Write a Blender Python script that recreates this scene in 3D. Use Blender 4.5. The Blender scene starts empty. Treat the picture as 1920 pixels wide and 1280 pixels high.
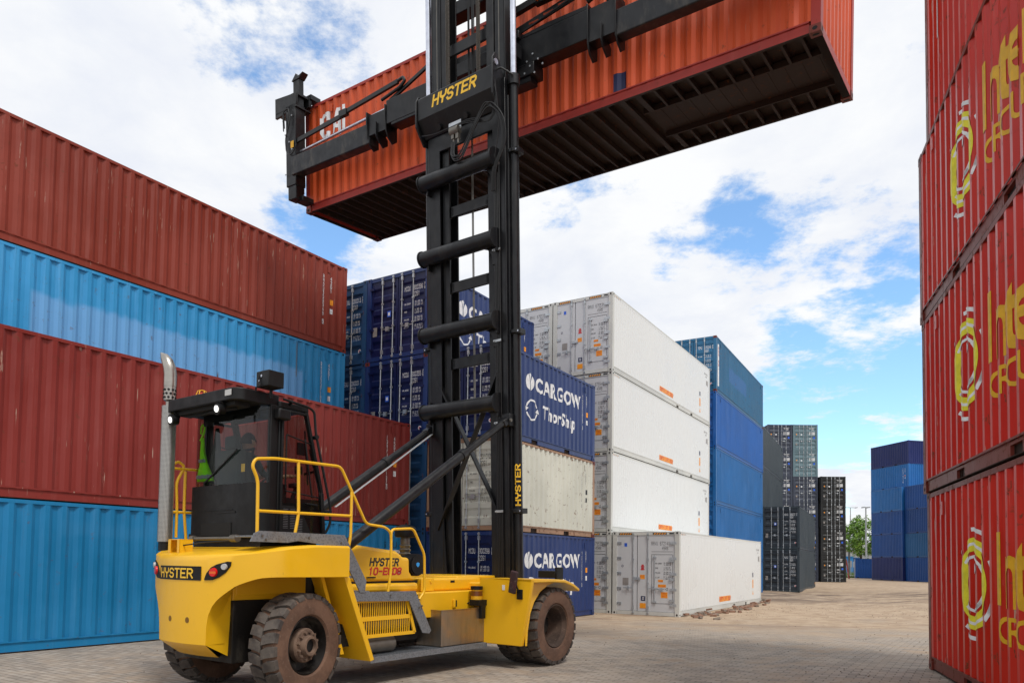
import bpy, bmesh, math, random
from mathutils import Vector, Matrix
R = math.radians
random.seed(7)
C = bpy.context.scene.collection
scene = bpy.context.scene

# ---------------------------------------------------------------- camera
cam_d = bpy.data.cameras.new('camera'); cam = bpy.data.objects.new('camera', cam_d); C.objects.link(cam)
cam_d.sensor_width = 36.0; cam_d.sensor_fit = 'HORIZONTAL'
cam_d.lens = 1368.16 / 1920 * 36
cam_d.shift_x = -(961.57 - 960) / 1920; cam_d.shift_y = (988.70 - 640) / 1920
cam_d.clip_start = 0.1; cam_d.clip_end = 3000
_p, _r = 0.0452, 0.0134
_X = Vector((1, 0, 0)); _U = Vector((0, -math.sin(_p), math.cos(_p))); _B = Vector((0, -math.cos(_p), -math.sin(_p)))
_rt = _X * math.cos(_r) + _U * math.sin(_r); _up = -_X * math.sin(_r) + _U * math.cos(_r)
M = Matrix((( _rt.x, _up.x, _B.x, 0), (_rt.y, _up.y, _B.y, 0), (_rt.z, _up.z, _B.z, 1.6555), (0, 0, 0, 1)))
cam.matrix_world = M
scene.camera = cam

def pix_dir(px, py):
    u = (px - 961.57) / 1368.16; v = (988.70 - py) / 1368.16
    return (_rt * u + _up * v - _B).normalized()

# ---------------------------------------------------------------- world: blue sky with broken white cloud
SUN_EL, SUN_AZ = R(58), R(150)          # azimuth clockwise from +Y
world = bpy.data.worlds.new('World'); scene.world = world; world.use_nodes = True
wn, wl = world.node_tree.nodes, world.node_tree.links
wn.clear()
w_out = wn.new('ShaderNodeOutputWorld'); w_bg = wn.new('ShaderNodeBackground'); w_bg.inputs['Strength'].default_value = 0.12
sky = wn.new('ShaderNodeTexSky'); sky.sky_type = 'NISHITA'; sky.sun_disc = False
sky.sun_elevation = SUN_EL; sky.sun_rotation = SUN_AZ; sky.air_density = 1.0; sky.dust_density = 0.6; sky.ozone_density = 1.4
tc = wn.new('ShaderNodeTexCoord')
def wmath(op, a, b=None, c=None, clamp=False):
    n = wn.new('ShaderNodeMath'); n.operation = op; n.use_clamp = clamp
    for i, v in enumerate((a, b, c)):
        if v is None: continue
        if isinstance(v, (int, float)): n.inputs[i].default_value = v
        else: wl.new(v, n.inputs[i])
    return n.outputs[0]
sep = wn.new('ShaderNodeSeparateXYZ'); wl.new(tc.outputs['Generated'], sep.inputs[0])
zz = wmath('ADD', wmath('MAXIMUM', sep.outputs[2], 0.0), 0.16)
cmb = wn.new('ShaderNodeCombineXYZ')
wl.new(wmath('DIVIDE', sep.outputs[0], zz), cmb.inputs[0]); wl.new(wmath('DIVIDE', sep.outputs[1], zz), cmb.inputs[1])
def wnoise(scale, detail, rough, dist=0.0, off=(0, 0, 0)):
    mp = wn.new('ShaderNodeMapping'); mp.inputs['Location'].default_value = off; wl.new(cmb.outputs[0], mp.inputs[0])
    n = wn.new('ShaderNodeTexNoise'); n.inputs['Scale'].default_value = scale; n.inputs['Detail'].default_value = detail
    n.inputs['Roughness'].default_value = rough; n.inputs['Distortion'].default_value = dist
    wl.new(mp.outputs[0], n.inputs['Vector']); return n.outputs['Fac']
n1 = wnoise(1.5, 12, 0.62, 0.15, (3.1, 1.7, 0)); n2 = wnoise(4.4, 12, 0.68, 0.05, (7.0, 2.0, 0))
dens = wmath('ADD', wmath('MULTIPLY', n1, 0.72), wmath('MULTIPLY', n2, 0.55))
# holes in the cloud layer: (pixel direction, angular radius, depth)
HOLES = [(455, 0, 6, .32), (545, 30, 5, .31), (630, 75, 4, .26), (420, 60, 4, .20), (340, 60, 6, .06), (590, 430, 5, .30), (650, 470, 4, .22), (690, 455, 3, .2),
         (1310, 470, 5, .26), (1400, 450, 5, .34), (1500, 450, 5, .34), (1600, 500, 6, .35), (1690, 470, 5, .26), (1430, 520, 4, .28),
         (1470, 640, 4, .30), (1560, 650, 4, .26), (1660, 660, 4, .22), (1480, 720, 4, .34), (1580, 725, 3, .3), (1690, 730, 4, .30),
         (1480, 790, 4, .34), (1580, 800, 4, .36), (1680, 800, 3.5, .36), (1570, 935, 1.6, .3), (1060, 385, 4, .16), (1120, 360, 4, .14),
         (1650, 130, 6, .10), (150, 40, 7, .08), (-300, 300, 18, .2), (2300, 500, 16, .25)]
hole_sum = None
for px, py, rad, dep in HOLES:
    d = pix_dir(px, py)
    v = wn.new('ShaderNodeVectorMath'); v.operation = 'DOT_PRODUCT'
    nv = wn.new('ShaderNodeVectorMath'); nv.operation = 'NORMALIZE'; wl.new(tc.outputs['Generated'], nv.inputs[0])
    wl.new(nv.outputs[0], v.inputs[0]); v.inputs[1].default_value = d
    mr = wn.new('ShaderNodeMapRange'); mr.interpolation_type = 'SMOOTHSTEP'
    wl.new(v.outputs['Value'], mr.inputs[0]); mr.inputs[1].default_value = math.cos(R(rad * 1.25)); mr.inputs[2].default_value = 1.0
    mr.inputs[3].default_value = 0.0; mr.inputs[4].default_value = dep * .84
    hole_sum = mr.outputs[0] if hole_sum is None else wmath('MAXIMUM', hole_sum, mr.outputs[0])
dens2 = wmath('SUBTRACT', wmath('ADD', dens, -0.03), hole_sum)
mr = wn.new('ShaderNodeMapRange'); mr.interpolation_type = 'SMOOTHSTEP'; wl.new(dens2, mr.inputs[0])
mr.inputs[1].default_value = 0.31; mr.inputs[2].default_value = 0.44
cover = mr.outputs[0]
# cloud tone: bright tops, pale blue-grey bellies
n3 = wnoise(2.1, 8, 0.6, 0.3, (11.0, 5.0, 0))
tone = wn.new('ShaderNodeMapRange'); wl.new(n3, tone.inputs[0]); tone.inputs[1].default_value = 0.36; tone.inputs[2].default_value = 0.58
cmix = wn.new('ShaderNodeMix'); cmix.data_type = 'RGBA'; wl.new(tone.outputs[0], cmix.inputs[0])
cmix.inputs[6].default_value = (6.9, 7.2, 7.9, 1); cmix.inputs[7].default_value = (8.2, 8.3, 8.4, 1)
sk = wn.new('ShaderNodeMix'); sk.data_type = 'RGBA'; sk.blend_type = 'MULTIPLY'; sk.inputs[0].default_value = 1.0
wl.new(sky.outputs[0], sk.inputs[6]); sk.inputs[7].default_value = (1.65, 2.0, 2.15, 1)
fin = wn.new('ShaderNodeMix'); fin.data_type = 'RGBA'; wl.new(cover, fin.inputs[0]); wl.new(sk.outputs[2], fin.inputs[6]); wl.new(cmix.outputs[2], fin.inputs[7])
wl.new(fin.outputs[2], w_bg.inputs['Color']); wl.new(w_bg.outputs[0], w_out.inputs[0])

# ---------------------------------------------------------------- sun (veiled by thin cloud)
sd = bpy.data.lights.new('sun', 'SUN'); sd.energy = 2.2; sd.angle = R(13); sd.color = (1.0, 0.955, 0.89)
so = bpy.data.objects.new('sun', sd); C.objects.link(so)
sdir = Vector((math.sin(SUN_AZ) * math.cos(SUN_EL), math.cos(SUN_AZ) * math.cos(SUN_EL), math.sin(SUN_EL)))
so.rotation_euler = sdir.to_track_quat('Z', 'Y').to_euler(); so.location = sdir * 60

scene.view_settings.view_transform = 'Standard'; scene.view_settings.look = 'None'
scene.view_settings.exposure = 0.0; scene.view_settings.gamma = 1.0; scene.view_settings.use_curve_mapping = False
scene.render.engine = 'CYCLES'; scene.cycles.max_bounces = 8; scene.cycles.transparent_max_bounces = 16

# ---------------------------------------------------------------- helpers
def lin(h):
    if isinstance(h, str):
        c = [int(h[i:i + 2], 16) / 255 for i in (0, 2, 4)]
        return tuple(((x + 0.055) / 1.055) ** 2.4 if x > 0.04045 else x / 12.92 for x in c)
    return tuple(h)

class NT:
    def __init__(s, name):
        s.m = bpy.data.materials.new(name); s.m.use_nodes = True
        s.n, s.l = s.m.node_tree.nodes, s.m.node_tree.links
        s.b = s.n['Principled BSDF']
    def put(s, sock, v):
        if v is None: return
        if hasattr(v, 'is_linked') or isinstance(v, bpy.types.NodeSocket): s.l.new(v, sock)
        elif isinstance(v, (tuple, list)):
            sock.default_value = tuple(v) + ((1,) if len(v) == 3 and sock.type == 'RGBA' else ())
        else: sock.default_value = v
    def coord(s, scale=(1, 1, 1), kind='Object', loc=(0, 0, 0)):
        t = s.n.new('ShaderNodeTexCoord'); mp = s.n.new('ShaderNodeMapping')
        s.l.new(t.outputs[kind], mp.inputs[0]); mp.inputs['Scale'].default_value = scale; mp.inputs['Location'].default_value = loc
        return mp.outputs[0]
    def pos(s, scale=(1, 1, 1), loc=(0, 0, 0)):
        t = s.n.new('ShaderNodeNewGeometry'); mp = s.n.new('ShaderNodeMapping')
        s.l.new(t.outputs['Position'], mp.inputs[0]); mp.inputs['Scale'].default_value = scale; mp.inputs['Location'].default_value = loc
        return mp.outputs[0]
    def noise(s, vec, scale=1, detail=4, rough=.55, dist=0):
        n = s.n.new('ShaderNodeTexNoise'); s.l.new(vec, n.inputs['Vector']); n.inputs['Scale'].default_value = scale
        n.inputs['Detail'].default_value = detail; n.inputs['Roughness'].default_value = rough; n.inputs['Distortion'].default_value = dist
        return n.outputs['Fac']
    def ramp(s, v, a, b, lo=0., hi=1., smooth=True):
        n = s.n.new('ShaderNodeMapRange'); s.put(n.inputs[0], v); n.inputs[1].default_value = a; n.inputs[2].default_value = b
        n.inputs[3].default_value = lo; n.inputs[4].default_value = hi
        if smooth: n.interpolation_type = 'SMOOTHSTEP'
        return n.outputs[0]
    def mix(s, f, a, b, mode='MIX'):
        n = s.n.new('ShaderNodeMix'); n.data_type = 'RGBA'; n.blend_type = mode
        s.put(n.inputs[0], f); s.put(n.inputs[6], a); s.put(n.inputs[7], b); return n.outputs[2]
    def math(s, op, a, b=0., clamp=False):
        n = s.n.new('ShaderNodeMath'); n.operation = op; n.use_clamp = clamp; s.put(n.inputs[0], a); s.put(n.inputs[1], b); return n.outputs[0]
    def bump(s, h, strength=.2, dist=.02):
        n = s.n.new('ShaderNodeBump'); n.inputs['Strength'].default_value = strength; n.inputs['Distance'].default_value = dist
        s.put(n.inputs['Height'], h); s.l.new(n.outputs[0], s.b.inputs['Normal'])
    def set(s, **k):
        for a, v in k.items(): s.put(s.b.inputs[a.replace('_', ' ')], v)
        return s

def scl(c, k): return tuple(min(1, x * k) for x in c)
def mixc(a, b, t): return tuple(x * (1 - t) + y * t for x, y in zip(a, b))

def simple(name, col, rough=.5, metal=0., emit=None, estr=1., spec=None):
    t = NT(name); c = lin(col)
    v = t.noise(t.coord((1, 1, 1)), 9, 4)
    t.set(Base_Color=t.mix(t.ramp(v, .3, .7), scl(c, .86), scl(c, 1.08)), Roughness=rough, Metallic=metal)
    if emit: t.set(Emission_Color=lin(emit), Emission_Strength=estr)
    if spec is not None: t.b.inputs['Specular IOR Level'].default_value = spec
    return t.m

RUST = lin('7a4526'); RUSTD = lin('3e2a20')
def paint(name, col, rust=.25, stain=.3, rough=.45, chalk=.3, patches=(), scr=0., seed=0, dent=.25, var=.12):
    """weathered container paint: vertical streaks, chalked and faded areas, chips and rust"""
    t = NT(name); c = lin(col)
    W = t.pos((1, 1, 1), (seed * 3.7, seed * 1.9, seed * .7)); O = t.coord((1, 1, 1), loc=(seed * 2.3, seed, 0))
    st = t.coord((5, 5, .35), loc=(seed * 5.1, 0, 0))
    big = t.noise(W, .45, 4, .6)
    col_ = t.mix(t.ramp(big, .3, .7), scl(c, 1 - var), mixc(scl(c, 1 + var * .8), (.6, .6, .6), chalk * .05))
    strk = t.noise(st, 1.6, 6, .65)
    col_ = t.mix(t.ramp(strk, .5, .78, 0, chalk), col_, mixc(scl(c, 1.25), (.62, .62, .6), .13))
    strk2 = t.noise(t.coord((9, 9, .5), loc=(0, seed * 4.1, 3)), 1.3, 7, .7)
    col_ = t.mix(t.ramp(strk2, .56, .76, 0, stain), col_, mixc(scl(c, .35), (.05, .035, .025), .5))
    for (x0, x1, z0, z1, pc, am) in patches:      # repainted or un-faded rectangles in thing coordinates
        s = t.n.new('ShaderNodeSeparateXYZ'); t.l.new(t.coord(), s.inputs[0])
        ex = min(.05, (x1 - x0) / 3); wob = t.math('MULTIPLY', t.math('SUBTRACT', t.noise(O, 2.5, 3), .5), .35 if x1 - x0 > 1 else .02); zc = t.math('ADD', s.outputs[2], wob)
        fx = t.math('MULTIPLY', t.ramp(s.outputs[0], x0 - ex, x0 + ex), t.math('SUBTRACT', 1., t.ramp(s.outputs[0], x1 - ex, x1 + ex)))
        fz = t.math('MULTIPLY', t.ramp(zc, z0 - .06, z0 + .06), t.math('SUBTRACT', 1., t.ramp(zc, z1 - .08, z1 + .08)))
        col_ = t.mix(t.math('MULTIPLY', t.math('MULTIPLY', fx, fz), am), col_, lin(pc))
    spots = t.noise(O, 7, 8, .7, .4); run = t.noise(t.coord((14, 14, 1.1), loc=(seed, 7, 1)), 1, 7, .7)
    mask = t.math('MULTIPLY', t.ramp(spots, .62 - .10 * rust, .68 - .08 * rust), t.ramp(run, .40, .60))
    mask = t.math('ADD', mask, t.math('MULTIPLY', t.ramp(run, .80 - .16 * rust, .86 - .12 * rust), min(1, rust * 1.2)), clamp=True)
    rc = t.mix(t.noise(O, 22, 3), RUSTD, RUST)
    mask = t.math('MULTIPLY', mask, min(1., rust * 2.4))
    col_ = t.mix(mask, col_, rc)
    if scr:
        sc = t.noise(t.coord((26, 26, 1.6), loc=(seed * 1.3, 1, 2)), 1, 4, .6)
        gate = t.noise(O, .8, 2)
        sm = t.math('MULTIPLY', t.ramp(sc, .645, .675), t.ramp(gate, .47, .58, 0, scr))
        col_ = t.mix(sm, col_, (.5, .38, .3))
    t.b.inputs['Specular IOR Level'].default_value = .32
    t.set(Base_Color=col_, Roughness=t.math('ADD', t.math('MULTIPLY', mask, .35), t.ramp(big, .3, .7, rough - .06, rough + .1)), Metallic=0.)
    hgt = t.math('ADD', t.math('MULTIPLY', t.noise(O, 1.1, 2, .5), 1.0), t.math('MULTIPLY', mask, .06))
    t.bump(hgt, dent, .06)
    return t.m

MATS = {}
def mat(key, fn):
    if key not in MATS: MATS[key] = fn()
    return MATS[key]

class MB:
    def __init__(s): s.v = []; s.f = []; s.mi = []; s.T = None; s.m = 0
    def _add(s, vs, fs):
        b = len(s.v)
        if s.T is not None: vs = [s.T @ Vector(p) for p in vs]
        s.v += [tuple(p) for p in vs]; s.f += [tuple(b + i for i in q) for q in fs]; s.mi += [s.m] * len(fs)
        return s
    def box(s, x0, x1, y0, y1, z0, z1):
        return s._add([(x0, y0, z0), (x1, y0, z0), (x1, y1, z0), (x0, y1, z0), (x0, y0, z1), (x1, y0, z1), (x1, y1, z1), (x0, y1, z1)],
                      [(0, 3, 2, 1), (4, 5, 6, 7), (0, 1, 5, 4), (1, 2, 6, 5), (2, 3, 7, 6), (3, 0, 4, 7)])
    def bc(s, c, d): return s.box(c[0] - d[0] / 2, c[0] + d[0] / 2, c[1] - d[1] / 2, c[1] + d[1] / 2, c[2] - d[2] / 2, c[2] + d[2] / 2)
    def prism(s, poly, axis, a, b):
        def mk(p, t): return {'x': (t, p[0], p[1]), 'y': (p[0], t, p[1]), 'z': (p[0], p[1], t)}[axis]
        n = len(poly); vs = [mk(p, a) for p in poly] + [mk(p, b) for p in poly]
        fs = [tuple(range(n))[::-1], tuple(range(n, 2 * n))] + [(i, (i + 1) % n, n + (i + 1) % n, n + i) for i in range(n)]
        return s._add(vs, fs)
    def tube(s, path, r, n=8, closed=False, rs=None):
        P = [Vector(p) for p in path]; m = len(P); rings = []; up = None
        for i in range(m):
            if closed: d = (P[(i + 1) % m] - P[i - 1]).normalized()
            else: d = ((P[min(i + 1, m - 1)] - P[i]).normalized() + (P[i] - P[max(i - 1, 0)]).normalized()).normalized()
            if up is None:
                up = Vector((0, 0, 1)) if abs(d.z) < .9 else Vector((1, 0, 0))
            sx = d.cross(up)
            if sx.length < 1e-4: sx = d.cross(Vector((0, 1, 0)))
            sx.normalize(); up = sx.cross(d).normalized()
            rr = rs[i] if rs else r
            rings.append([P[i] + sx * rr * math.cos(2 * math.pi * k / n) + up * rr * math.sin(2 * math.pi * k / n) for k in range(n)])
        vs = [p for q in rings for p in q]; fs = []
        for i in range(m if closed else m - 1):
            j = (i + 1) % m
            for k in range(n): fs.append((i * n + k, i * n + (k + 1) % n, j * n + (k + 1) % n, j * n + k))
        if not closed: fs += [tuple(range(n))[::-1], tuple(range((m - 1) * n, m * n))]
        return s._add(vs, fs)
    def cyl(s, a, b, r, n=16, r2=None): return s.tube([a, b], r, n, rs=[r, r2 if r2 is not None else r])
    def bar(s, a, b, w, h, up=(0, 0, 1)):
        a, b, up = Vector(a), Vector(b), Vector(up); d = (b - a).normalized(); sx = d.cross(up).normalized(); u = sx.cross(d)
        o = [(-w / 2, -h / 2), (w / 2, -h / 2), (w / 2, h / 2), (-w / 2, h / 2)]
        return s._add([p + sx * q[0] + u * q[1] for p in (a, b) for q in o], [(3, 2, 1, 0), (4, 5, 6, 7)] + [(i, (i + 1) % 4, 4 + (i + 1) % 4, 4 + i) for i in range(4)])
    def lathe(s, prof, axis='x', c=(0, 0, 0), n=32, closed=True, caps=True):
        vs = []; m = len(prof)
        for k in range(n):
            a = 2 * math.pi * k / n; ca, sa = math.cos(a), math.sin(a)
            for (h, r) in prof:
                if axis == 'x': vs.append((c[0] + h, c[1] + r * ca, c[2] + r * sa))
                elif axis == 'y': vs.append((c[0] + r * ca, c[1] + h, c[2] + r * sa))
                else: vs.append((c[0] + r * ca, c[1] + r * sa, c[2] + h))
        fs = []
        for k in range(n):
            j = (k + 1) % n
            for i in range(m - 1): fs.append((k * m + i, j * m + i, j * m + i + 1, k * m + i + 1))
            if closed: fs.append((k * m + m - 1, j * m + m - 1, j * m, k * m))
        if not closed and caps:
            fs.append(tuple(k * m for k in range(n))); fs.append(tuple(k * m + m - 1 for k in range(n))[::-1])
        return s._add(vs, fs)
    def grid(s, rows):
        m = len(rows[0]); vs = [p for r in rows for p in r]
        return s._add(vs, [(i * m + j, i * m + j + 1, (i + 1) * m + j + 1, (i + 1) * m + j) for i in range(len(rows) - 1) for j in range(m - 1)])
    def mesh(s, name, smooth=None, fix=True):
        me = bpy.data.meshes.new(name); me.from_pydata(s.v, [], s.f)
        if any(s.mi): me.polygons.foreach_set('material_index', s.mi)
        if fix:
            bm = bmesh.new(); bm.from_mesh(me); bmesh.ops.remove_doubles(bm, verts=bm.verts, dist=1e-5)
            bmesh.ops.recalc_face_normals(bm, faces=bm.faces); bm.to_mesh(me); bm.free()
        if smooth:
            me.polygons.foreach_set('use_smooth', [True] * len(me.polygons)); me.set_sharp_from_angle(angle=R(smooth))
        me.update(); return me
    def build(s, name, m, parent=None, smooth=None, bevel=0, seg=2, loc=None):
        me = s.mesh(name, smooth or (35 if bevel else None))
        for q in (m if isinstance(m, (list, tuple)) else [m]): me.materials.append(q)
        o = bpy.data.objects.new(name, me); C.objects.link(o)
        if parent: o.parent = parent
        if loc: o.location = loc
        if bevel:
            b = o.modifiers.new('bevel', 'BEVEL'); b.width = bevel; b.segments = seg; b.limit_method = 'ANGLE'; b.angle_limit = R(40); b.harden_normals = False
        return o

def tag(o, label=None, cat=None, group=None, kind=None):
    if label: o['label'] = label
    if cat: o['category'] = cat
    if group: o['group'] = group
    if kind: o['kind'] = kind
    return o
def empty(name, loc, rz=0.):
    o = bpy.data.objects.new(name, None); C.objects.link(o); o.location = loc; o.rotation_euler = (0, 0, rz)
    o.empty_display_size = .3; return o
def copy_tree(o, parent=None):
    c = o.copy(); C.objects.link(c)
    if parent: c.parent = parent
    for ch in list(o.children): copy_tree(ch, c)
    return c

# ---------------------------------------------------------------- stencil lettering (octagonal strokes) and rounded lettering
GL = {'A': [[(0, 0), (0, 5), (1, 6), (3, 6), (4, 5), (4, 0)], [(0, 3), (4, 3)]], 'B': [[(0, 0), (0, 6), (3, 6), (4, 5), (4, 4), (3, 3), (4, 2), (4, 1), (3, 0), (0, 0)], [(0, 3), (3, 3)]],
 'C': [[(4, 5), (3, 6), (1, 6), (0, 5), (0, 1), (1, 0), (3, 0), (4, 1)]], 'D': [[(0, 0), (0, 6), (3, 6), (4, 5), (4, 1), (3, 0), (0, 0)]],
 'E': [[(4, 6), (0, 6), (0, 0), (4, 0)], [(0, 3), (3.2, 3)]], 'F': [[(4, 6), (0, 6), (0, 0)], [(0, 3), (3.2, 3)]],
 'G': [[(4, 5), (3, 6), (1, 6), (0, 5), (0, 1), (1, 0), (3, 0), (4, 1), (4, 3), (2, 3)]], 'H': [[(0, 0), (0, 6)], [(4, 0), (4, 6)], [(0, 3), (4, 3)]],
 'I': [[(2, 0), (2, 6)]], 'J': [[(4, 6), (4, 1), (3, 0), (1, 0), (0, 1)]], 'K': [[(0, 0), (0, 6)], [(4, 6), (0.4, 2.6)], [(1.4, 3.4), (4, 0)]],
 'L': [[(0, 6), (0, 0), (4, 0)]], 'M': [[(0, 0), (0, 6), (2, 3.2), (4, 6), (4, 0)]], 'N': [[(0, 0), (0, 6), (4, 0), (4, 6)]],
 'O': [[(1, 0), (0, 1), (0, 5), (1, 6), (3, 6), (4, 5), (4, 1), (3, 0), (1, 0)]], 'P': [[(0, 0), (0, 6), (3, 6), (4, 5), (4, 4), (3, 3), (0, 3)]],
 'Q': [[(1, 0), (0, 1), (0, 5), (1, 6), (3, 6), (4, 5), (4, 1), (3, 0), (1, 0)], [(2.5, 1.5), (4.2, -.2)]],
 'R': [[(0, 0), (0, 6), (3, 6), (4, 5), (4, 4), (3, 3), (0, 3)], [(2, 3), (4, 0)]], 'S': [[(4, 5), (3, 6), (1, 6), (0, 5), (0, 4), (1, 3), (3, 3), (4, 2), (4, 1), (3, 0), (1, 0), (0, 1)]],
 'T': [[(0, 6), (4, 6)], [(2, 6), (2, 0)]], 'U': [[(0, 6), (0, 1), (1, 0), (3, 0), (4, 1), (4, 6)]], 'V': [[(0, 6), (2, 0), (4, 6)]],
 'W': [[(0, 6), (0, 0), (2, 2.8), (4, 0), (4, 6)]], 'X': [[(0, 0), (4, 6)], [(0, 6), (4, 0)]], 'Y': [[(0, 6), (0, 4), (1, 3), (3, 3), (4, 4), (4, 6)], [(2, 2.7), (2, 0)]], 'Z': [[(0, 6), (4, 6), (0, 0), (4, 0)]],
 '0': [[(1, 0), (0, 1), (0, 5), (1, 6), (3, 6), (4, 5), (4, 1), (3, 0), (1, 0)]], '1': [[(1, 5), (2, 6), (2, 0)]],
 '2': [[(0, 5), (1, 6), (3, 6), (4, 5), (4, 4), (0, 0), (4, 0)]], '3': [[(0, 6), (4, 6), (2, 3.6), (3, 3.6), (4, 2.6), (4, 1), (3, 0), (1, 0), (0, 1)]],
 '4': [[(3, 0), (3, 6), (0, 2), (4, 2)]], '5': [[(4, 6), (0, 6), (0, 3.4), (3, 3.4), (4, 2.6), (4, 1), (3, 0), (0, 0)]],
 '6': [[(4, 5), (3, 6), (1, 6), (0, 5), (0, 1), (1, 0), (3, 0), (4, 1), (4, 2.4), (3, 3.2), (0, 3.2)]], '7': [[(0, 6), (4, 6), (1.4, 0)]],
 '8': [[(1, 3), (0, 4), (0, 5), (1, 6), (3, 6), (4, 5), (4, 4), (3, 3), (4, 2), (4, 1), (3, 0), (1, 0), (0, 1), (0, 2), (1, 3), (3, 3)]],
 '9': [[(0, 1), (1, 0), (3, 0), (4, 1), (4, 5), (3, 6), (1, 6), (0, 5), (0, 3.6), (1, 2.8), (4, 2.8)]],
 '.': [[(1.6, 0), (2.4, 0)]], '-': [[(.6, 3), (3.4, 3)]], '/': [[(0, 0), (4, 6)]], ' ': [],
 '[': [[(-.8, -1.2), (-.8, 7.2), (4.8, 7.2), (4.8, -1.2), (-.8, -1.2)]]}
def stroke_polys(text, h, t=.85, wide=1., slant=0., adv=5.6, vertical=False, out=None, u0=0., v0=0.):
    """octagonal stroke letters as quads in the (u, v) plane; t = stroke width in grid units; '[' boxes the next character"""
    out = [] if out is None else out; k = h / 6.; cu = 0.; cv = 0.; boxed = False
    for ch in text:
        if ch == '[': boxed = True; continue
        lines = list(GL.get(ch, []))
        if boxed: lines = lines + GL['[']; boxed = False
        for li, pl in enumerate(lines):
            n = len(pl); P = [Vector(p) for p in pl]; closed = n > 2 and pl[0] == pl[-1]; L, Q = [], []
            for i in range(n):
                if closed and i in (0, n - 1): d0 = (P[n - 1] - P[n - 2]).normalized(); d1 = (P[1] - P[0]).normalized()
                else: d0 = (P[i] - P[i - 1]).normalized() if i else None; d1 = (P[i + 1] - P[i]).normalized() if i < n - 1 else None
                if d0 is None: d0 = d1
                if d1 is None: d1 = d0
                nn = Vector((-(d0.y + d1.y), d0.x + d1.x))
                if nn.length < 1e-5: nn = Vector((-d0.y, d0.x))
                nn.normalize(); c = max(.45, nn.dot(Vector((-d0.y, d0.x))))
                p = P[i].copy()
                if not closed and i == 0: p -= d1 * t / 2
                if not closed and i == n - 1: p += d0 * t / 2
                L.append(p + nn * (t / 2 / c)); Q.append(p - nn * (t / 2 / c))
            for i in range(n - 1):
                quad = [L[i], Q[i], Q[i + 1], L[i + 1]]
                out.append(([(u0 + (cu + q.x * wide + q.y * slant) * k, v0 + (cv + q.y) * k) for q in quad], li))
        if vertical: cv -= 8.2
        else: cu += adv * wide if ch != 'I' else adv * wide * .8
    return out
def text_width(text, h, wide=1., adv=5.6): return (len(text.replace('[', '')) * adv - 1.6) * wide * h / 6.
_fc = {}
def font_polys(text, size, offset=.0, shear=0., xs=1., u0=0., v0=0., res=3, sp=1.0):
    key = (text, offset, shear, res, sp)
    if key not in _fc:
        cu = bpy.data.curves.new('lettering', 'FONT'); cu.body = text; cu.size = 1.; cu.offset = offset; cu.shear = shear; cu.resolution_u = res; cu.space_character = sp; cu.fill_mode = 'BOTH'; cu.dimensions = '2D'
        o = bpy.data.objects.new('lettering_tmp', cu); C.objects.link(o)
        bpy.context.view_layer.update()
        me = bpy.data.meshes.new_from_object(o); _fc[key] = [[tuple(me.vertices[i].co[:2]) for i in p.vertices] for p in me.polygons]
        bpy.data.objects.remove(o); bpy.data.curves.remove(cu); bpy.data.meshes.remove(me)
    return [([(u0 + x * size * xs, v0 + y * size) for x, y in p], 0) for p in _fc[key]]
def ring_polys(cx, cy, rx, ry, t, a0=0., a1=360., n=48, u0=0., li=0):
    out = []
    m = max(2, int(n * abs(a1 - a0) / 360))
    for i in range(m):
        q = []
        for a, s in ((i, 1), (i + 1, 1), (i + 1, 0), (i, 0)):
            th = R(a0 + (a1 - a0) * a / m)
            q.append((cx + (rx - t * (1 - s)) * math.cos(th), cy + (ry - t * (1 - s)) * math.sin(th)))
        out.append((q, li))
    return out
def disc_polys(cx, cy, rx, ry, n=24, li=0): return [([(cx + rx * math.cos(2 * math.pi * i / n), cy + ry * math.sin(2 * math.pi * i / n)) for i in range(n)], li)]
def rect(u0, u1, v0, v1, li=0): return ([(u0, v0), (u1, v0), (u1, v1), (u0, v1)], li)

def decal(name, polys, fn, m, parent, drape=None, mis=None):
    """thin paint: polys in (u,v,layer) mapped by fn(u,v,d); drape = (breakpoints, profile) cuts at panel folds"""
    bm = bmesh.new()
    for k, (pl, li) in enumerate(polys):
        vs = [bm.verts.new((u, v, li * .0004)) for u, v in pl]
        try:
            f = bm.faces.new(vs)
            if mis: f.material_index = mis[k]
        except ValueError: pass
    if drape:
        bps, prof = drape
        us = [v.co.x for v in bm.verts]; lo, hi = min(us), max(us)
        for b in bps:
            if lo < b < hi:
                bmesh.ops.bisect_plane(bm, geom=bm.verts[:] + bm.edges[:] + bm.faces[:], plane_co=(b, 0, 0), plane_no=(1, 0, 0))
    for v in bm.verts:
        d = (drape[1](v.co.x) if drape else 0.) - v.co.z
        v.co = Vector(fn(v.co.x, v.co.y, d))
    me = bpy.data.meshes.new(name); bm.to_mesh(me); bm.free()
    for q in (m if isinstance(m, (list, tuple)) else [m]): me.materials.append(q)
    o = bpy.data.objects.new(name, me); C.objects.link(o); o.parent = parent
    return o
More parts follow.
